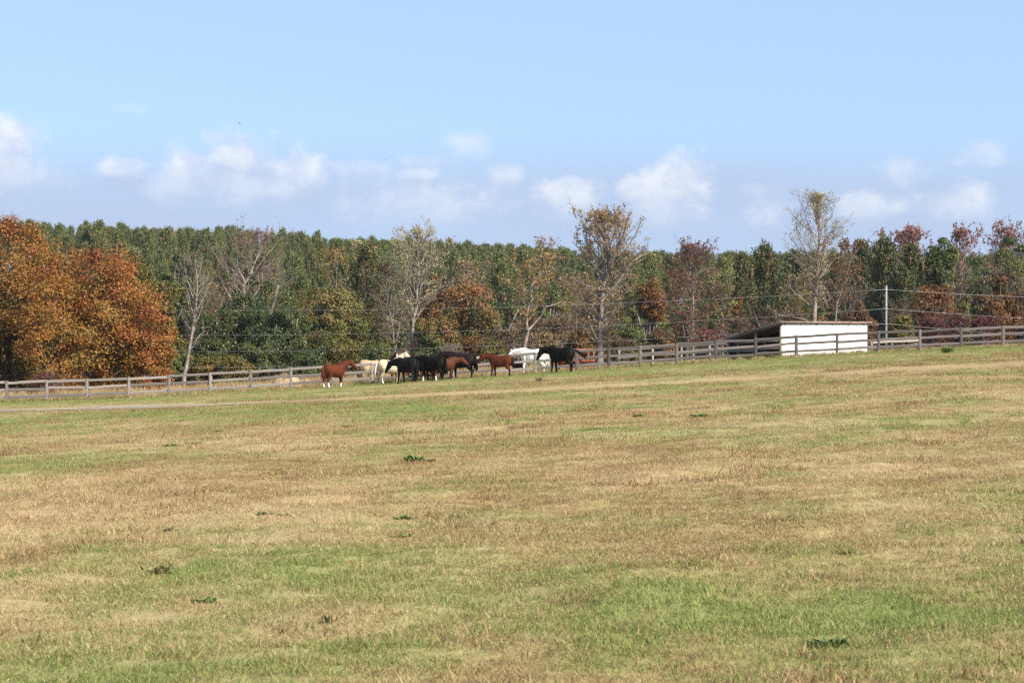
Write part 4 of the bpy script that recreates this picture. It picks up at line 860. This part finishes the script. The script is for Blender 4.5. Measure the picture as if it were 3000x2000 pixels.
# ------------------------------------------------------------------ steel pole and wires
def build_wires():
    steel = plain('galvanised_steel', (.22, .228, .24), .7, .1, .3, 4); wirem = plain('wire_steel', (.5, .5, .5), .5, .2)
    Yp = 163.0; xp = X(2596, Yp); z0 = gz(xp, Yp); H = Zt(838, Yp) - z0
    root = empty('steel_pole', (xp, Yp, z0)); tag(root, 'tall grey steel pole carrying wires right of the white shed', 'pole')
    b = MB(); b.tube([(0, 0, -.4), (0, 0, H * .5), (0.01, 0, H)], [.078, .074, .07], 12); link('shaft', b.mesh('shaft', steel, True), root)
    b = MB(); b.tube([(0.01, 0, H - .01), (0.01, 0, H + .05)], [.082, .06], 12); link('cap', b.mesh('cap', steel, True), root)
    ys = [(848, 905), (904, 979), (948, 1027), (994, 1073)]
    for k, (yp, yl) in enumerate(ys):
        z = Zt(yp, Yp) - z0
        b = MB(); b.tube([(-.10, -.09, z - .05), (.10, -.09, z - .05)], .03, 6); b.box((0, -.095, z - .05), (.05, .05, .12)); link('insulator', b.mesh('insulator', steel), root)
        nm = ['topmost', 'second', 'third', 'lowest'][k]
        for side in (0, 1):
            P = []; Ye = 188 if side == 0 else 205
            if side == 0: A = np.array([X(2596, Yp), Yp - .1, Zt(yp, Yp)]); B = np.array([X(340, Ye), Ye, Zt(yl + 1, Ye)])
            else: A = np.array([X(2596, Yp), Yp - .1, Zt(yp, Yp)]); B = np.array([X(3120, Ye), Ye, Zt(yp + 26 + 8 * k, Ye)])
            for t in np.linspace(0, 1, 25): p = A + (B - A) * t; p[2] -= (1.05 if side == 0 else .12) * 4 * t * (1 - t) * (.55 if k else .5); P.append(p)
            b = MB(); b.tube(P, .006, 6); tag(link('wire', b.mesh('wire', wirem)), '%s thin wire running %s the steel pole in front of the trees' % (nm, 'left from' if side == 0 else 'right from'), 'wire', 'wires on the steel pole')
    # far hidden support behind the orange maples
    Ye = 188.2; x = X(340, Ye); z = gz(x, Ye); b = MB(); b.tube([(0, 0, -.4), (0, 0, Zt(895, Ye) - z)], [.09, .08], 10)
    tag(link('steel_pole', b.mesh('steel_pole', steel, True), None, (x, Ye + .1, z)), 'steel pole hidden among the orange maples', 'pole')
build_wires()

# ------------------------------------------------------------------ horses
def ring_loft(b, rings, k=14):
    """rings: (center, u half-axis vector, v half-axis vector)"""
    a = np.linspace(0, 2 * np.pi, k, endpoint=False); V = []
    for (c, u, v) in rings: V.append(np.array(c)[None] + np.outer(np.cos(a), u) + np.outer(np.sin(a), v))
    n = len(rings); V = np.concatenate(V + [np.array([rings[0][0]]), np.array([rings[-1][0]])]); i = np.arange(n - 1)[:, None] * k; j = np.arange(k)[None]; jn = (j + 1) % k
    Q = np.stack([i + j, i + jn, i + k + jn, i + k + j], -1).reshape(-1, 4); jj = np.arange(k)
    T = np.r_[np.c_[np.full(k, n * k), (jj + 1) % k, jj], np.c_[np.full(k, n * k + 1), (n - 1) * k + jj, (n - 1) * k + (jj + 1) % k]]
    b.add(V, Q, T)
def leg(b, pts):
    P = np.array([p[:3] for p in pts]); rr = np.array([p[3] for p in pts]) * 1.22; b.tube(P, rr, 10)
def horse_parts(neck=35, head=-55, yaw=0, hyaw=0, step=0.0, tail=(0, 0), seed=0):
    """neck: pitch of the neck above level; head: pitch of the muzzle direction; returns body mesh arrays, mane and tail builders, points"""
    b = MB()
    tr = [(-.80, 1.10, .12, .08), (-.76, 1.10, .24, .18), (-.68, 1.11, .345, .265), (-.52, 1.12, .40, .325), (-.33, 1.11, .395, .33), (-.12, 1.075, .40, .345), (.10, 1.06, .405, .35), (.28, 1.07, .415, .32), (.42, 1.10, .42, .28), (.55, 1.10, .37, .24), (.66, 1.09, .28, .19), (.73, 1.08, .14, .10)]
    ring_loft(b, [((x, 0, z), (0, w, 0), (0, 0, h)) for x, z, h, w in tr])
    nd = np.array([math.cos(R(neck)) * math.cos(R(yaw)), math.cos(R(neck)) * math.sin(R(yaw)), math.sin(R(neck))])
    side = np.array([-math.sin(R(yaw)), math.cos(R(yaw)), 0]); up = np.cross(nd, side)
    n0 = np.array([.40, 0, 1.20]); L = .80
    prof = [(0, .34, .19), (.22, .285, .155), (.45, .225, .125), (.65, .19, .11), (.85, .165, .10), (1.0, .14, .095)]
    rings = []
    for t, h, w in prof:
        bl = min(1, t * 2.2); u0 = np.array([0, 1.0, 0]) * (1 - bl) + side * bl
        c = n0 + nd * L * t + up * (.05 * math.sin(t * math.pi)) ; rings.append((c, u0 * w, up * h))
    ring_loft(b, rings)
    poll = n0 + nd * L * 1.0 + up * .03
    ya = R(yaw + hyaw); hd = np.array([math.cos(R(head)) * math.cos(ya), math.cos(R(head)) * math.sin(ya), math.sin(R(head))])
    hs = np.array([-math.sin(ya), math.cos(ya), 0]); hu = np.cross(hd, hs)
    hp = [(-.11, .06, .06, .02), (-.03, .135, .112, 0), (.09, .17, .128, -.02), (.20, .16, .122, -.02), (.33, .125, .097, 0.0), (.46, .098, .08, .01), (.57, .09, .08, .005), (.64, .07, .065, 0), (.665, .035, .035, -.01)]
    ring_loft(b, [(poll + hd * t + hu * o, hs * w, hu * h) for t, h, w, o in hp], 12)
    for s in (-1, 1):
        e0 = poll + hu * .10 + hs * .06 * s - hd * .02; e1 = e0 + hu * .15 + hs * .03 * s - hd * .02
        b.tube([e0 - hu * .05, e0 + hu * .05, e1 - hu * .03, e1], [.035, .038, .022, .006], 7)
        f = .5 if s < 0 else .5; o = step * s
        leg(b, [(.46, .13 * s, 1.10, .15), (.47, .155 * s, .92, .12), (.47 + o * .3, .15 * s, .74, .083), (.48 + o * .6, .145 * s, .52, .06), (.48 + o * .65, .145 * s, .46, .062), (.475 + o * .7, .145 * s, .40, .048), (.475 + o * .9, .145 * s, .24, .037), (.475 + o, .145 * s, .16, .047), (.50 + o, .145 * s, .09, .044), (.52 + o, .145 * s, .04, .056), (.53 + o, .145 * s, 0, .064)])
        o = -step * s * .8
        leg(b, [(-.50, .12 * s, 1.14, .21), (-.46, .16 * s, .96, .185), (-.44 + o * .2, .165 * s, .82, .145), (-.52 + o * .4, .155 * s, .66, .093), (-.62 + o * .6, .15 * s, .55, .066), (-.655 + o * .7, .15 * s, .50, .06), (-.64 + o * .8, .15 * s, .42, .048), (-.625 + o * .9, .15 * s, .26, .04), (-.62 + o, .15 * s, .17, .048), (-.595 + o, .15 * s, .09, .045), (-.575 + o, .15 * s, .04, .057), (-.565 + o, .15 * s, 0, .065)])
    return b, (n0, nd, up, side, L, poll, hd, hu, hs)
def body_mesh(b, name):
    me = b.mesh(name); o = bpy.data.objects.new('tmp', me); COL.objects.link(o)
    m = o.modifiers.new('r', 'REMESH'); m.mode = 'VOXEL'; m.voxel_size = .021; m.use_smooth_shade = True
    s = o.modifiers.new('s', 'SMOOTH'); s.iterations = 4; s.factor = .5
    dg = bpy.context.evaluated_depsgraph_get(); res = bpy.data.meshes.new_from_object(o.evaluated_get(dg)); res.name = name
    bpy.data.objects.remove(o); bpy.data.meshes.remove(me); return res
def coat_mat():
    m = bpy.data.materials.new('horse_coat'); nt, N, L = nodes(m); b = N['Principled BSDF']; b.inputs['Roughness'].default_value = .55; b.inputs['Specular IOR Level'].default_value = .05
    a = N.new('ShaderNodeAttribute'); a.attribute_name = 'coat'; tc = N.new('ShaderNodeTexCoord'); n = N.new('ShaderNodeTexNoise'); n.inputs['Scale'].default_value = 5; n.inputs['Detail'].default_value = 5; L.new(tc.outputs['Object'], n.inputs['Vector'])
    r = ramp(N, [(.3, (.75, .75, .75)), (.7, (1.2, 1.2, 1.2))]); L.new(n.outputs[0], r.inputs[0]); L.new(mixc(N, L, 1.0, a.outputs['Color'], r.outputs[0], 'MULTIPLY'), b.inputs['Base Color'])
    return m
def hair_mat(name, c):
    m = plain(name, c, .6, 0, .35, 9); m.node_tree.nodes['Principled BSDF'].inputs['Specular IOR Level'].default_value = .06; return m
COAT = coat_mat(); HAIR = {}
COATS = {  # coat, lower legs, hair
 'chestnut': ((.088, .022, .009), (.075, .021, .010), (.08, .023, .010)), 'bay': ((.080, .020, .008), (.018, .012, .010), (.014, .010, .009)),
 'brown': ((.080, .028, .013), (.062, .023, .012), (.05, .025, .016)), 'black': ((.0055, .0042, .0038), (.0055, .0042, .0038), (.005, .004, .0036)), 'darkbay': ((.014, .009, .008), (.010, .008, .008), (.010, .008, .008)),
 'cream': ((.50, .41, .28), (.42, .25, .13), (.55, .50, .42)), 'buckskin': ((.38, .27, .15), (.03, .022, .018), (.06, .045, .035)), 'white': ((.80, .77, .72), (.74, .68, .62), (.74, .70, .64)), 'greyblack': ((.0085, .0078, .008), (.008, .0075, .0075), (.007, .0065, .0065)),
}
WHITE = np.array((.72, .69, .65))
def horse(label, px, Y, heading, coat, size=1.0, neck=35, head=-55, yaw=0, hyaw=0, step=.08, tail=(0.0, 0.0), socks='', blaze=False, name='horse', seed=0, taillen=.85, mane=True, tailred=False):
    r = np.random.default_rng(seed + 900); x = X(px, Y); z = gz(x, Y) - .02
    b, (n0, nd, up, side, L, poll, hd, hu, hs) = horse_parts(neck, head, yaw, hyaw, step, tail, seed)
    me = body_mesh(b, name); nv = len(me.vertices); co = np.empty(nv * 3, np.float32); me.vertices.foreach_get('co', co); co = co.reshape(-1, 3)
    cb, cl, ch = [np.array(c) for c in COATS[coat]]
    k = (1 - sm(co[:, 2], .36, .62))[:, None] * ((co[:, 2] < .75)[:, None]); headd = np.linalg.norm(co - (poll + hd * .3), axis=1) < .42
    if head < -30 or True: k = np.where(headd[:, None], 0, k)
    col = cb * (1 - k) + cl * k; hoof = (co[:, 2] < .055) & ~headd; col[hoof] = (.05, .042, .036)
    legs = {'f': co[:, 0] > 0, 'h': co[:, 0] < 0}
    for s in socks.split():      # e.g. fl hr : front left, hind right
        m_ = legs[s[0]] & ((co[:, 1] > 0) == (s[1] == 'l')) & (co[:, 2] < .34) & ~hoof & ~headd; col[m_] = WHITE
    muz = np.linalg.norm(co - (poll + hd * .56), axis=1) < .10
    if coat in ('bay', 'brown', 'darkbay', 'buckskin'): col[muz] = col[muz] * .4
    if blaze:
        rel = co - poll; f = rel @ hu; w = np.abs(rel @ hs); t = rel @ hd; col[(t > .02) & (t < .62) & (f > .02) & (w < .035)] = WHITE; col[muz] = WHITE * .8
    a = me.attributes.new('coat', 'FLOAT_COLOR', 'POINT'); a.data.foreach_set('color', np.c_[col, np.ones(nv)].astype(np.float32).ravel())
    me.materials.clear(); me.materials.append(COAT)
    o = link(name, me, None, (x, Y, z), (0, 0, R(heading)), (size, size, size)); tag(o, label, 'horse', 'horses along the fence')
    hk = 'hair_' + coat
    if hk not in HAIR: HAIR[hk] = hair_mat(hk, tuple(ch))
    # mane: overlapping locks falling to one side of the crest; tail: bundle of tapering locks
    mb = MB(); sd = 1 if seed % 2 else -1
    for q in range(16 if mane else 9):
        t = .12 + .92 * q / 15; c = n0 + nd * L * t + up * (.05 * math.sin(t * math.pi) + np.interp(t, [0, .22, .45, .65, .85, 1.05], [.34, .285, .225, .19, .165, .13]) - .015)
        ln = r.uniform(.16, .27) if mane else .07; p1 = c + up * .025 + side * sd * .05; p2 = p1 + side * sd * .07 - np.array([0, 0, ln * .5]); p3 = p2 + side * sd * .02 - np.array([0, 0, ln * .5])
        mb.tube([c - up * .03, p1, p2, p3], [.035, .034, .03, .008], 6)
    for q in range(3): c = poll + hu * (.11 - .01 * q); mb.tube([c, c + hd * .10 + hu * .02, c + hd * .2 - hu * .01 + hs * .03 * (q - 1)], [.03, .026, .006], 6)
    link('mane', mb.mesh('mane', HAIR[hk], True), o)
    tb = MB(); side_sw, back_sw = tail
    for q in range(11):
        j = r.normal(0, .035, 3); p0 = np.array([-.74, 0, 1.34]); P = [p0, p0 + np.array([-.10, 0, .0]) + j * .2]
        for s in range(1, 6):
            t = s / 5; P.append(p0 + np.array([-.12 - back_sw * t * .8, side_sw * t * .8, -taillen * t * (1 - .55 * min(1, abs(back_sw) + abs(side_sw)))]) + j * (t * 2.2))
        tb.tube(P, [.03, .045, .045, .05, .046, .035, .008], 6)
    link('tail', tb.mesh('tail', HAIR[hk], True), o)
    return o
def build_horses():
    H = horse
    H('chestnut horse with white socks standing alone at the left, facing right', 980, 145.6, 38, 'chestnut', .93, 30, -50, -25, -15, .10, (0, .0), 'hl hr fr', seed=1, taillen=.8)
    H('pale buckskin horse behind the fence with dark legs', 1087, 152.6, 28, 'buckskin', 1.0, 10, -50, -10, 0, .05, seed=2)
    H('cream horse looking right over the black one, grey tail toward the camera', 1143, 148.2, 22, 'cream', .97, 48, -38, -15, -25, .10, (.15, .1), 'hr', seed=3)
    H('chestnut horse with upright head facing the camera behind the cream horse', 1137, 152.9, -38, 'chestnut', 1.0, 44, -68, -25, -20, .05, (0, 0), '', True, seed=4)
    H('dark grey black horse in the front of the group, head hanging left', 1193, 145.4, 141, 'greyblack', .98, -2, -62, 14, 0, .10, (.1, 0), seed=5)
    H('black horse standing in the middle between dark grey one and brown foal', 1240, 148.2, 176, 'black', .97, 8, -60, 10, 0, .10, seed=6)
    H('black horse with its round rump toward the camera, middle of the group', 1268, 146.0, 152, 'black', 1.0, 5, -60, 10, 0, .08, (0, .0), 'fl', seed=7)
    H('chestnut horse behind the fence, only its back above the black horses', 1218, 153.0, 172, 'chestnut', 1.03, 12, -55, 0, 0, .05, seed=8)
    H('chestnut horse squeezed between the black horses, only reddish legs and back line showing', 1262, 149.4, 168, 'chestnut', .99, 10, -55, 6, 0, .09, (0, 0), 'hl', seed=17)
    H('brown young horse with its head held out right before the big dark horse', 1300, 146.9, 14, 'brown', .90, 14, -42, -8, 0, .08, (0, 0), 'hr', seed=9, mane=False, taillen=.6)
    H('big dark bay horse at the right end of the group, rump right', 1352, 148.4, 160, 'darkbay', 1.03, 18, -50, 6, 0, .08, (.0, .0), seed=10)
    H('dark brown horse behind the fence with heavy mane along its back', 1297, 153.2, 4, 'darkbay', 1.04, 14, -55, 0, 0, .06, seed=11)
    H('red bay young horse alone before the fence, black legs, facing left', 1466, 147.3, 163, 'bay', .88, 17, -52, 8, 0, .08, (-.05, .0), '', seed=12, taillen=.6, mane=False)
    H('white horse behind the fence, head low at the left', 1562, 152.4, 165, 'white', 1.03, 6, -48, 14, 0, .08, (0, 0), seed=13)
    H('black foal behind the fence under the white horse neck', 1519, 154.0, 186, 'black', .62, 5, -50, 0, 0, .06, (0, 0), '', seed=14, mane=False, taillen=.45, name='foal')
    H('black horse at the right with its tail swung out to the right', 1645, 147.0, 150, 'black', 1.03, 8, -66, 16, 8, .07, (-.45, .62), seed=15, taillen=.95)
    H('chestnut foal behind the fence, seen under the black horse with the swinging tail', 1657, 152.8, 12, 'chestnut', .66, 10, -50, 0, 0, .06, (0, 0), '', seed=16, mane=False, taillen=.45, name='foal')
build_horses()

# ------------------------------------------------------------------ hay, feeder, weeds, birds
def build_small():
    r = np.random.default_rng(3)
    hay = plain('old_hay', (.34, .25, .14), .95, 0, .4, 5)
    for (px, y, rx, h, lb) in ((838, 158.5, .95, .85, 'tan heap of old hay behind the left fence, larger left one'), (890, 159.5, .65, .58, 'small tan heap of old hay right of the larger one')):
        x = X(px, y); n, m = 22, 12; V = []
        for i in range(m):
            ph = i / (m - 1) * math.pi / 2
            for j in range(n):
                a = j / n * 6.2832; w = 1 + .16 * math.sin(3 * a + px) * math.cos(ph) + r.normal(0, .03); V.append((rx * w * math.cos(ph) ** .7 * math.cos(a), rx * .8 * w * math.cos(ph) ** .7 * math.sin(a), h * math.sin(ph) * (1 + r.normal(0, .03)) - .05))
        i = np.arange(m - 1)[:, None] * n; j = np.arange(n)[None]; jn = (j + 1) % n
        core = mesh_np('hay_core', V, np.stack([i + j, i + jn, i + n + jn, i + n + j], -1).reshape(-1, 4), hay, True)
        root = empty('hay_heap', (x, y, gz(x, y))); tag(root, lb, 'hay', 'old hay behind the fence'); link('core', core, root)
        k = 700; A = np.array(V)[r.integers(0, len(V), k)]; B = A + r.normal(0, .14, (k, 3)); B[:, 2] = np.maximum(B[:, 2], 0); b = MB(); b.sticks(A, B, .008, .005); link('loose_straw', b.mesh('loose_straw', hay), root)
    # round hay feeder of red tube
    red = plain('red_tube_paint', (.36, .085, .05), .5, 0, .25, 6); px, y = 1682, 157.5; x = X(px, y); root = empty('hay_feeder', (x, y, gz(x, y))); tag(root, 'red tubular hay feeder ring behind the fence, by the black horse with the swinging tail', 'feeder')
    for nm, hz in (('bottom_ring', .12), ('middle_ring', .62), ('top_ring', 1.32)):
        b = MB(); a = np.linspace(0, 2 * np.pi, 33); b.tube(np.c_[1.25 * np.cos(a), 1.25 * np.sin(a), np.full(33, hz)], .028, 6, False); link(nm, b.mesh(nm, red, True), root)
    for k in range(12):
        a = k * math.pi / 6 + .2; b = MB(); b.tube([(1.25 * math.cos(a), 1.25 * math.sin(a), .02), (1.27 * math.cos(a), 1.27 * math.sin(a), 1.34)], .02, 6); link('upright', b.mesh('upright', red, True), root)
    # weeds in the pasture
    def weed(px, py, w, h, pal, lb, n=46, name='weed_plant', leafy=True):
        Y = 30.0
        for _ in range(40):
            xx = X(px, Y); zz = gz(xx, Y); Y = .5 * Y + .5 * F * (CAMZ - zz) / max(py - 1000, 5)
        s = F / Y; wm, hm = w / s / 2, h / s; x = X(px, Y); rr = np.random.default_rng(int(px * 7 + py)); V = []; tn = []
        for k in range(n):
            a = rr.uniform(0, 6.283); ln = rr.uniform(.5, 1); ce = rr.uniform(.25, 1.25); u = np.array([math.cos(a), math.sin(a), 0]); sd_ = np.array([-math.sin(a), math.cos(a), 0])
            o = np.array([rr.normal(0, wm * .3), rr.normal(0, wm * .3), 0]); L = np.array([wm * ln * math.cos(ce), wm * ln * math.cos(ce), hm * ln * math.sin(ce)])
            d = u * (wm * ln * math.cos(ce)) + np.array([0, 0, hm * ln * math.sin(ce) + hm * .1]); wd = sd_ * (.05 + .10 * rr.random()) * (wm + hm) * (1 if leafy else .35)
            p0, p1, p2 = o, o + d * .55 + np.array([0, 0, hm * .12]), o + d * 1.0 - np.array([0, 0, hm * .05])
            V += [p0, p1 + wd, p2, p1 - wd]; tn.append(rr.random())
        me = mesh_np(name, V, np.arange(4 * n).reshape(-1, 4), PAL[pal], False, [('tint', 'FACE', tn)])
        tag(link(name, me, None, (x, Y, gz(x, Y) - .01)), lb, 'weed', 'weeds in the pasture')
    weed(1208, 1352, 62, 26, 'weed', 'dark green broad leafed weed in the middle of the straw field', 60)
    weed(1262, 1352, 50, 14, 'weed', 'low green weed tuft just right of the broad leafed one', 40)
    weed(2055, 1222, 66, 17, 'weed', 'dark green weed patch right of centre, nearer the fence', 54)
    weed(1875, 1220, 50, 12, 'weed', 'flat green weed left of the dark patch right of centre', 36)
    weed(1015, 1250, 40, 8, 'weed', 'thin dark weed streak below the cream horse', 30)
    weed(638, 1264, 34, 9, 'weed', 'small dark weed in the green strip at the left', 26)
    weed(505, 1307, 60, 12, 'weed', 'flat green weed below the small dark one at the left', 40)
    weed(412, 1318, 26, 10, 'weed', 'tiny weed left of the flat green weed', 20)
    weed(575, 1300, 60, 10, 'weed', 'trailing green weed right of the flat one at the left', 30)
    weed(468, 1690, 105, 48, 'weeddry', 'bushy brownish weed tuft in the left foreground', 110, leafy=False)
    weed(590, 1765, 110, 22, 'weed', 'green leafy weed low in the left foreground', 60)
    weed(1580, 1118, 34, 20, 'weeddry', 'dark dry tuft in front of the white horse', 60, leafy=False)
    weed(2772, 1034, 46, 22, 'weed', 'green bushy weed at the fence foot on the right', 70)
    weed(498, 1553, 50, 14, 'weed', 'green weed in the straw at lower left', 36)
    weed(775, 1507, 60, 16, 'weed', 'left green weed of the row in the straw below the middle', 36)
    weed(840, 1510, 60, 14, 'weed', 'right green weed of the row in the straw below the middle', 36)
    weed(1180, 1520, 80, 16, 'weed', 'green tuft in the straw just left of centre', 44)
    weed(1180, 1572, 60, 16, 'weed', 'small green tuft above the green grass band', 40)
    weed(2480, 1620, 60, 14, 'weed', 'green weed at lower right on the edge of the straw', 40)
    weed(2880, 1735, 60, 14, 'weed', 'small green weed at the right lower edge', 40)
    weed(960, 1820, 60, 34, 'weeddry', 'brown stalky tuft in the lower foreground left of centre', 70, leafy=False)
    weed(2440, 1890, 190, 34, 'weed', 'long green tuft in the right foreground', 120, leafy=False)
    # soaring birds
    bm = plain('bird_feathers', (.02, .018, .017), .7)
    def bird(px, py, Y, span, roll, hd, lb):
        root = empty('bird', (X(px, Y), Y, Zt(py, Y)), R(hd)); root.rotation_euler = (R(roll), R(-10), R(hd)); tag(root, lb, 'bird', 'birds in the sky')
        b = MB(); s = span; b.tube([(-.32 * s, 0, 0), (-.2 * s, 0, 0), (0, 0, 0), (.14 * s, 0, .01), (.2 * s, 0, .01), (.24 * s, 0, 0)], [.05 * s, .035 * s, .06 * s, .05 * s, .035 * s, .008 * s], 8); link('body', b.mesh('body', bm, True), root)
        for q in (-1, 1):
            V = []; 
            for t, c, w, zz in ((0.03, .02, .12, .01), (.2, .03, .12, .06), (.36, .0, .10, .08), (.5, -.06, .04, .13)):
                for e in (1, -1):
                    for th in (.006, -.006): V.append((c * s + e * w * s, q * t * s, (zz + th) * s))
            Q = []
            for i in range(3):
                a = i * 4; Q += [[a, a + 4, a + 6, a + 2], [a + 1, a + 3, a + 7, a + 5], [a, a + 1, a + 5, a + 4], [a + 2, a + 6, a + 7, a + 3]]
            Q += [[0, 2, 3, 1], [12, 13, 15, 14]]; b = MB(); b.add(V, Q); link('wing', b.mesh('wing', bm), root)
    bird(703, 362, 260, .42, 25, 60, 'dark bird high in the blue sky above the left clouds'); bird(1129, 468, 280, .40, -12, 80, 'dark bird gliding lower, near the middle cloud')
    bird(411, 533, 420, .42, 10, 85, 'tiny bird before the left clouds, upper one'); bird(452, 565, 420, .40, -10, 70, 'tiny bird before the left clouds, lower one'); bird(2975, 620, 450, .45, 5, 88, 'tiny bird low in the sky at the right edge')
build_small()

# ------------------------------------------------------------------ the air
def build_haze():
    zmin = min(v.co.z for v in bpy.data.objects['ground'].data.vertices) - 1.0
    m = bpy.data.materials.new('haze_air'); m.use_nodes = True; N, L = m.node_tree.nodes, m.node_tree.links; N.clear()
    out = N.new('ShaderNodeOutputMaterial'); v = N.new('ShaderNodeVolumePrincipled'); v.inputs['Color'].default_value = (.93, .96, 1.0, 1); v.inputs['Density'].default_value = .00006; v.inputs['Anisotropy'].default_value = .2
    L.new(v.outputs[0], out.inputs['Volume'])
    b = MB(); b.box((0, 2500, (42 + zmin) / 2), (9000, 5400, 42 - zmin)); tag(link('haze', b.mesh('haze', m)), kind='stuff')
build_haze()
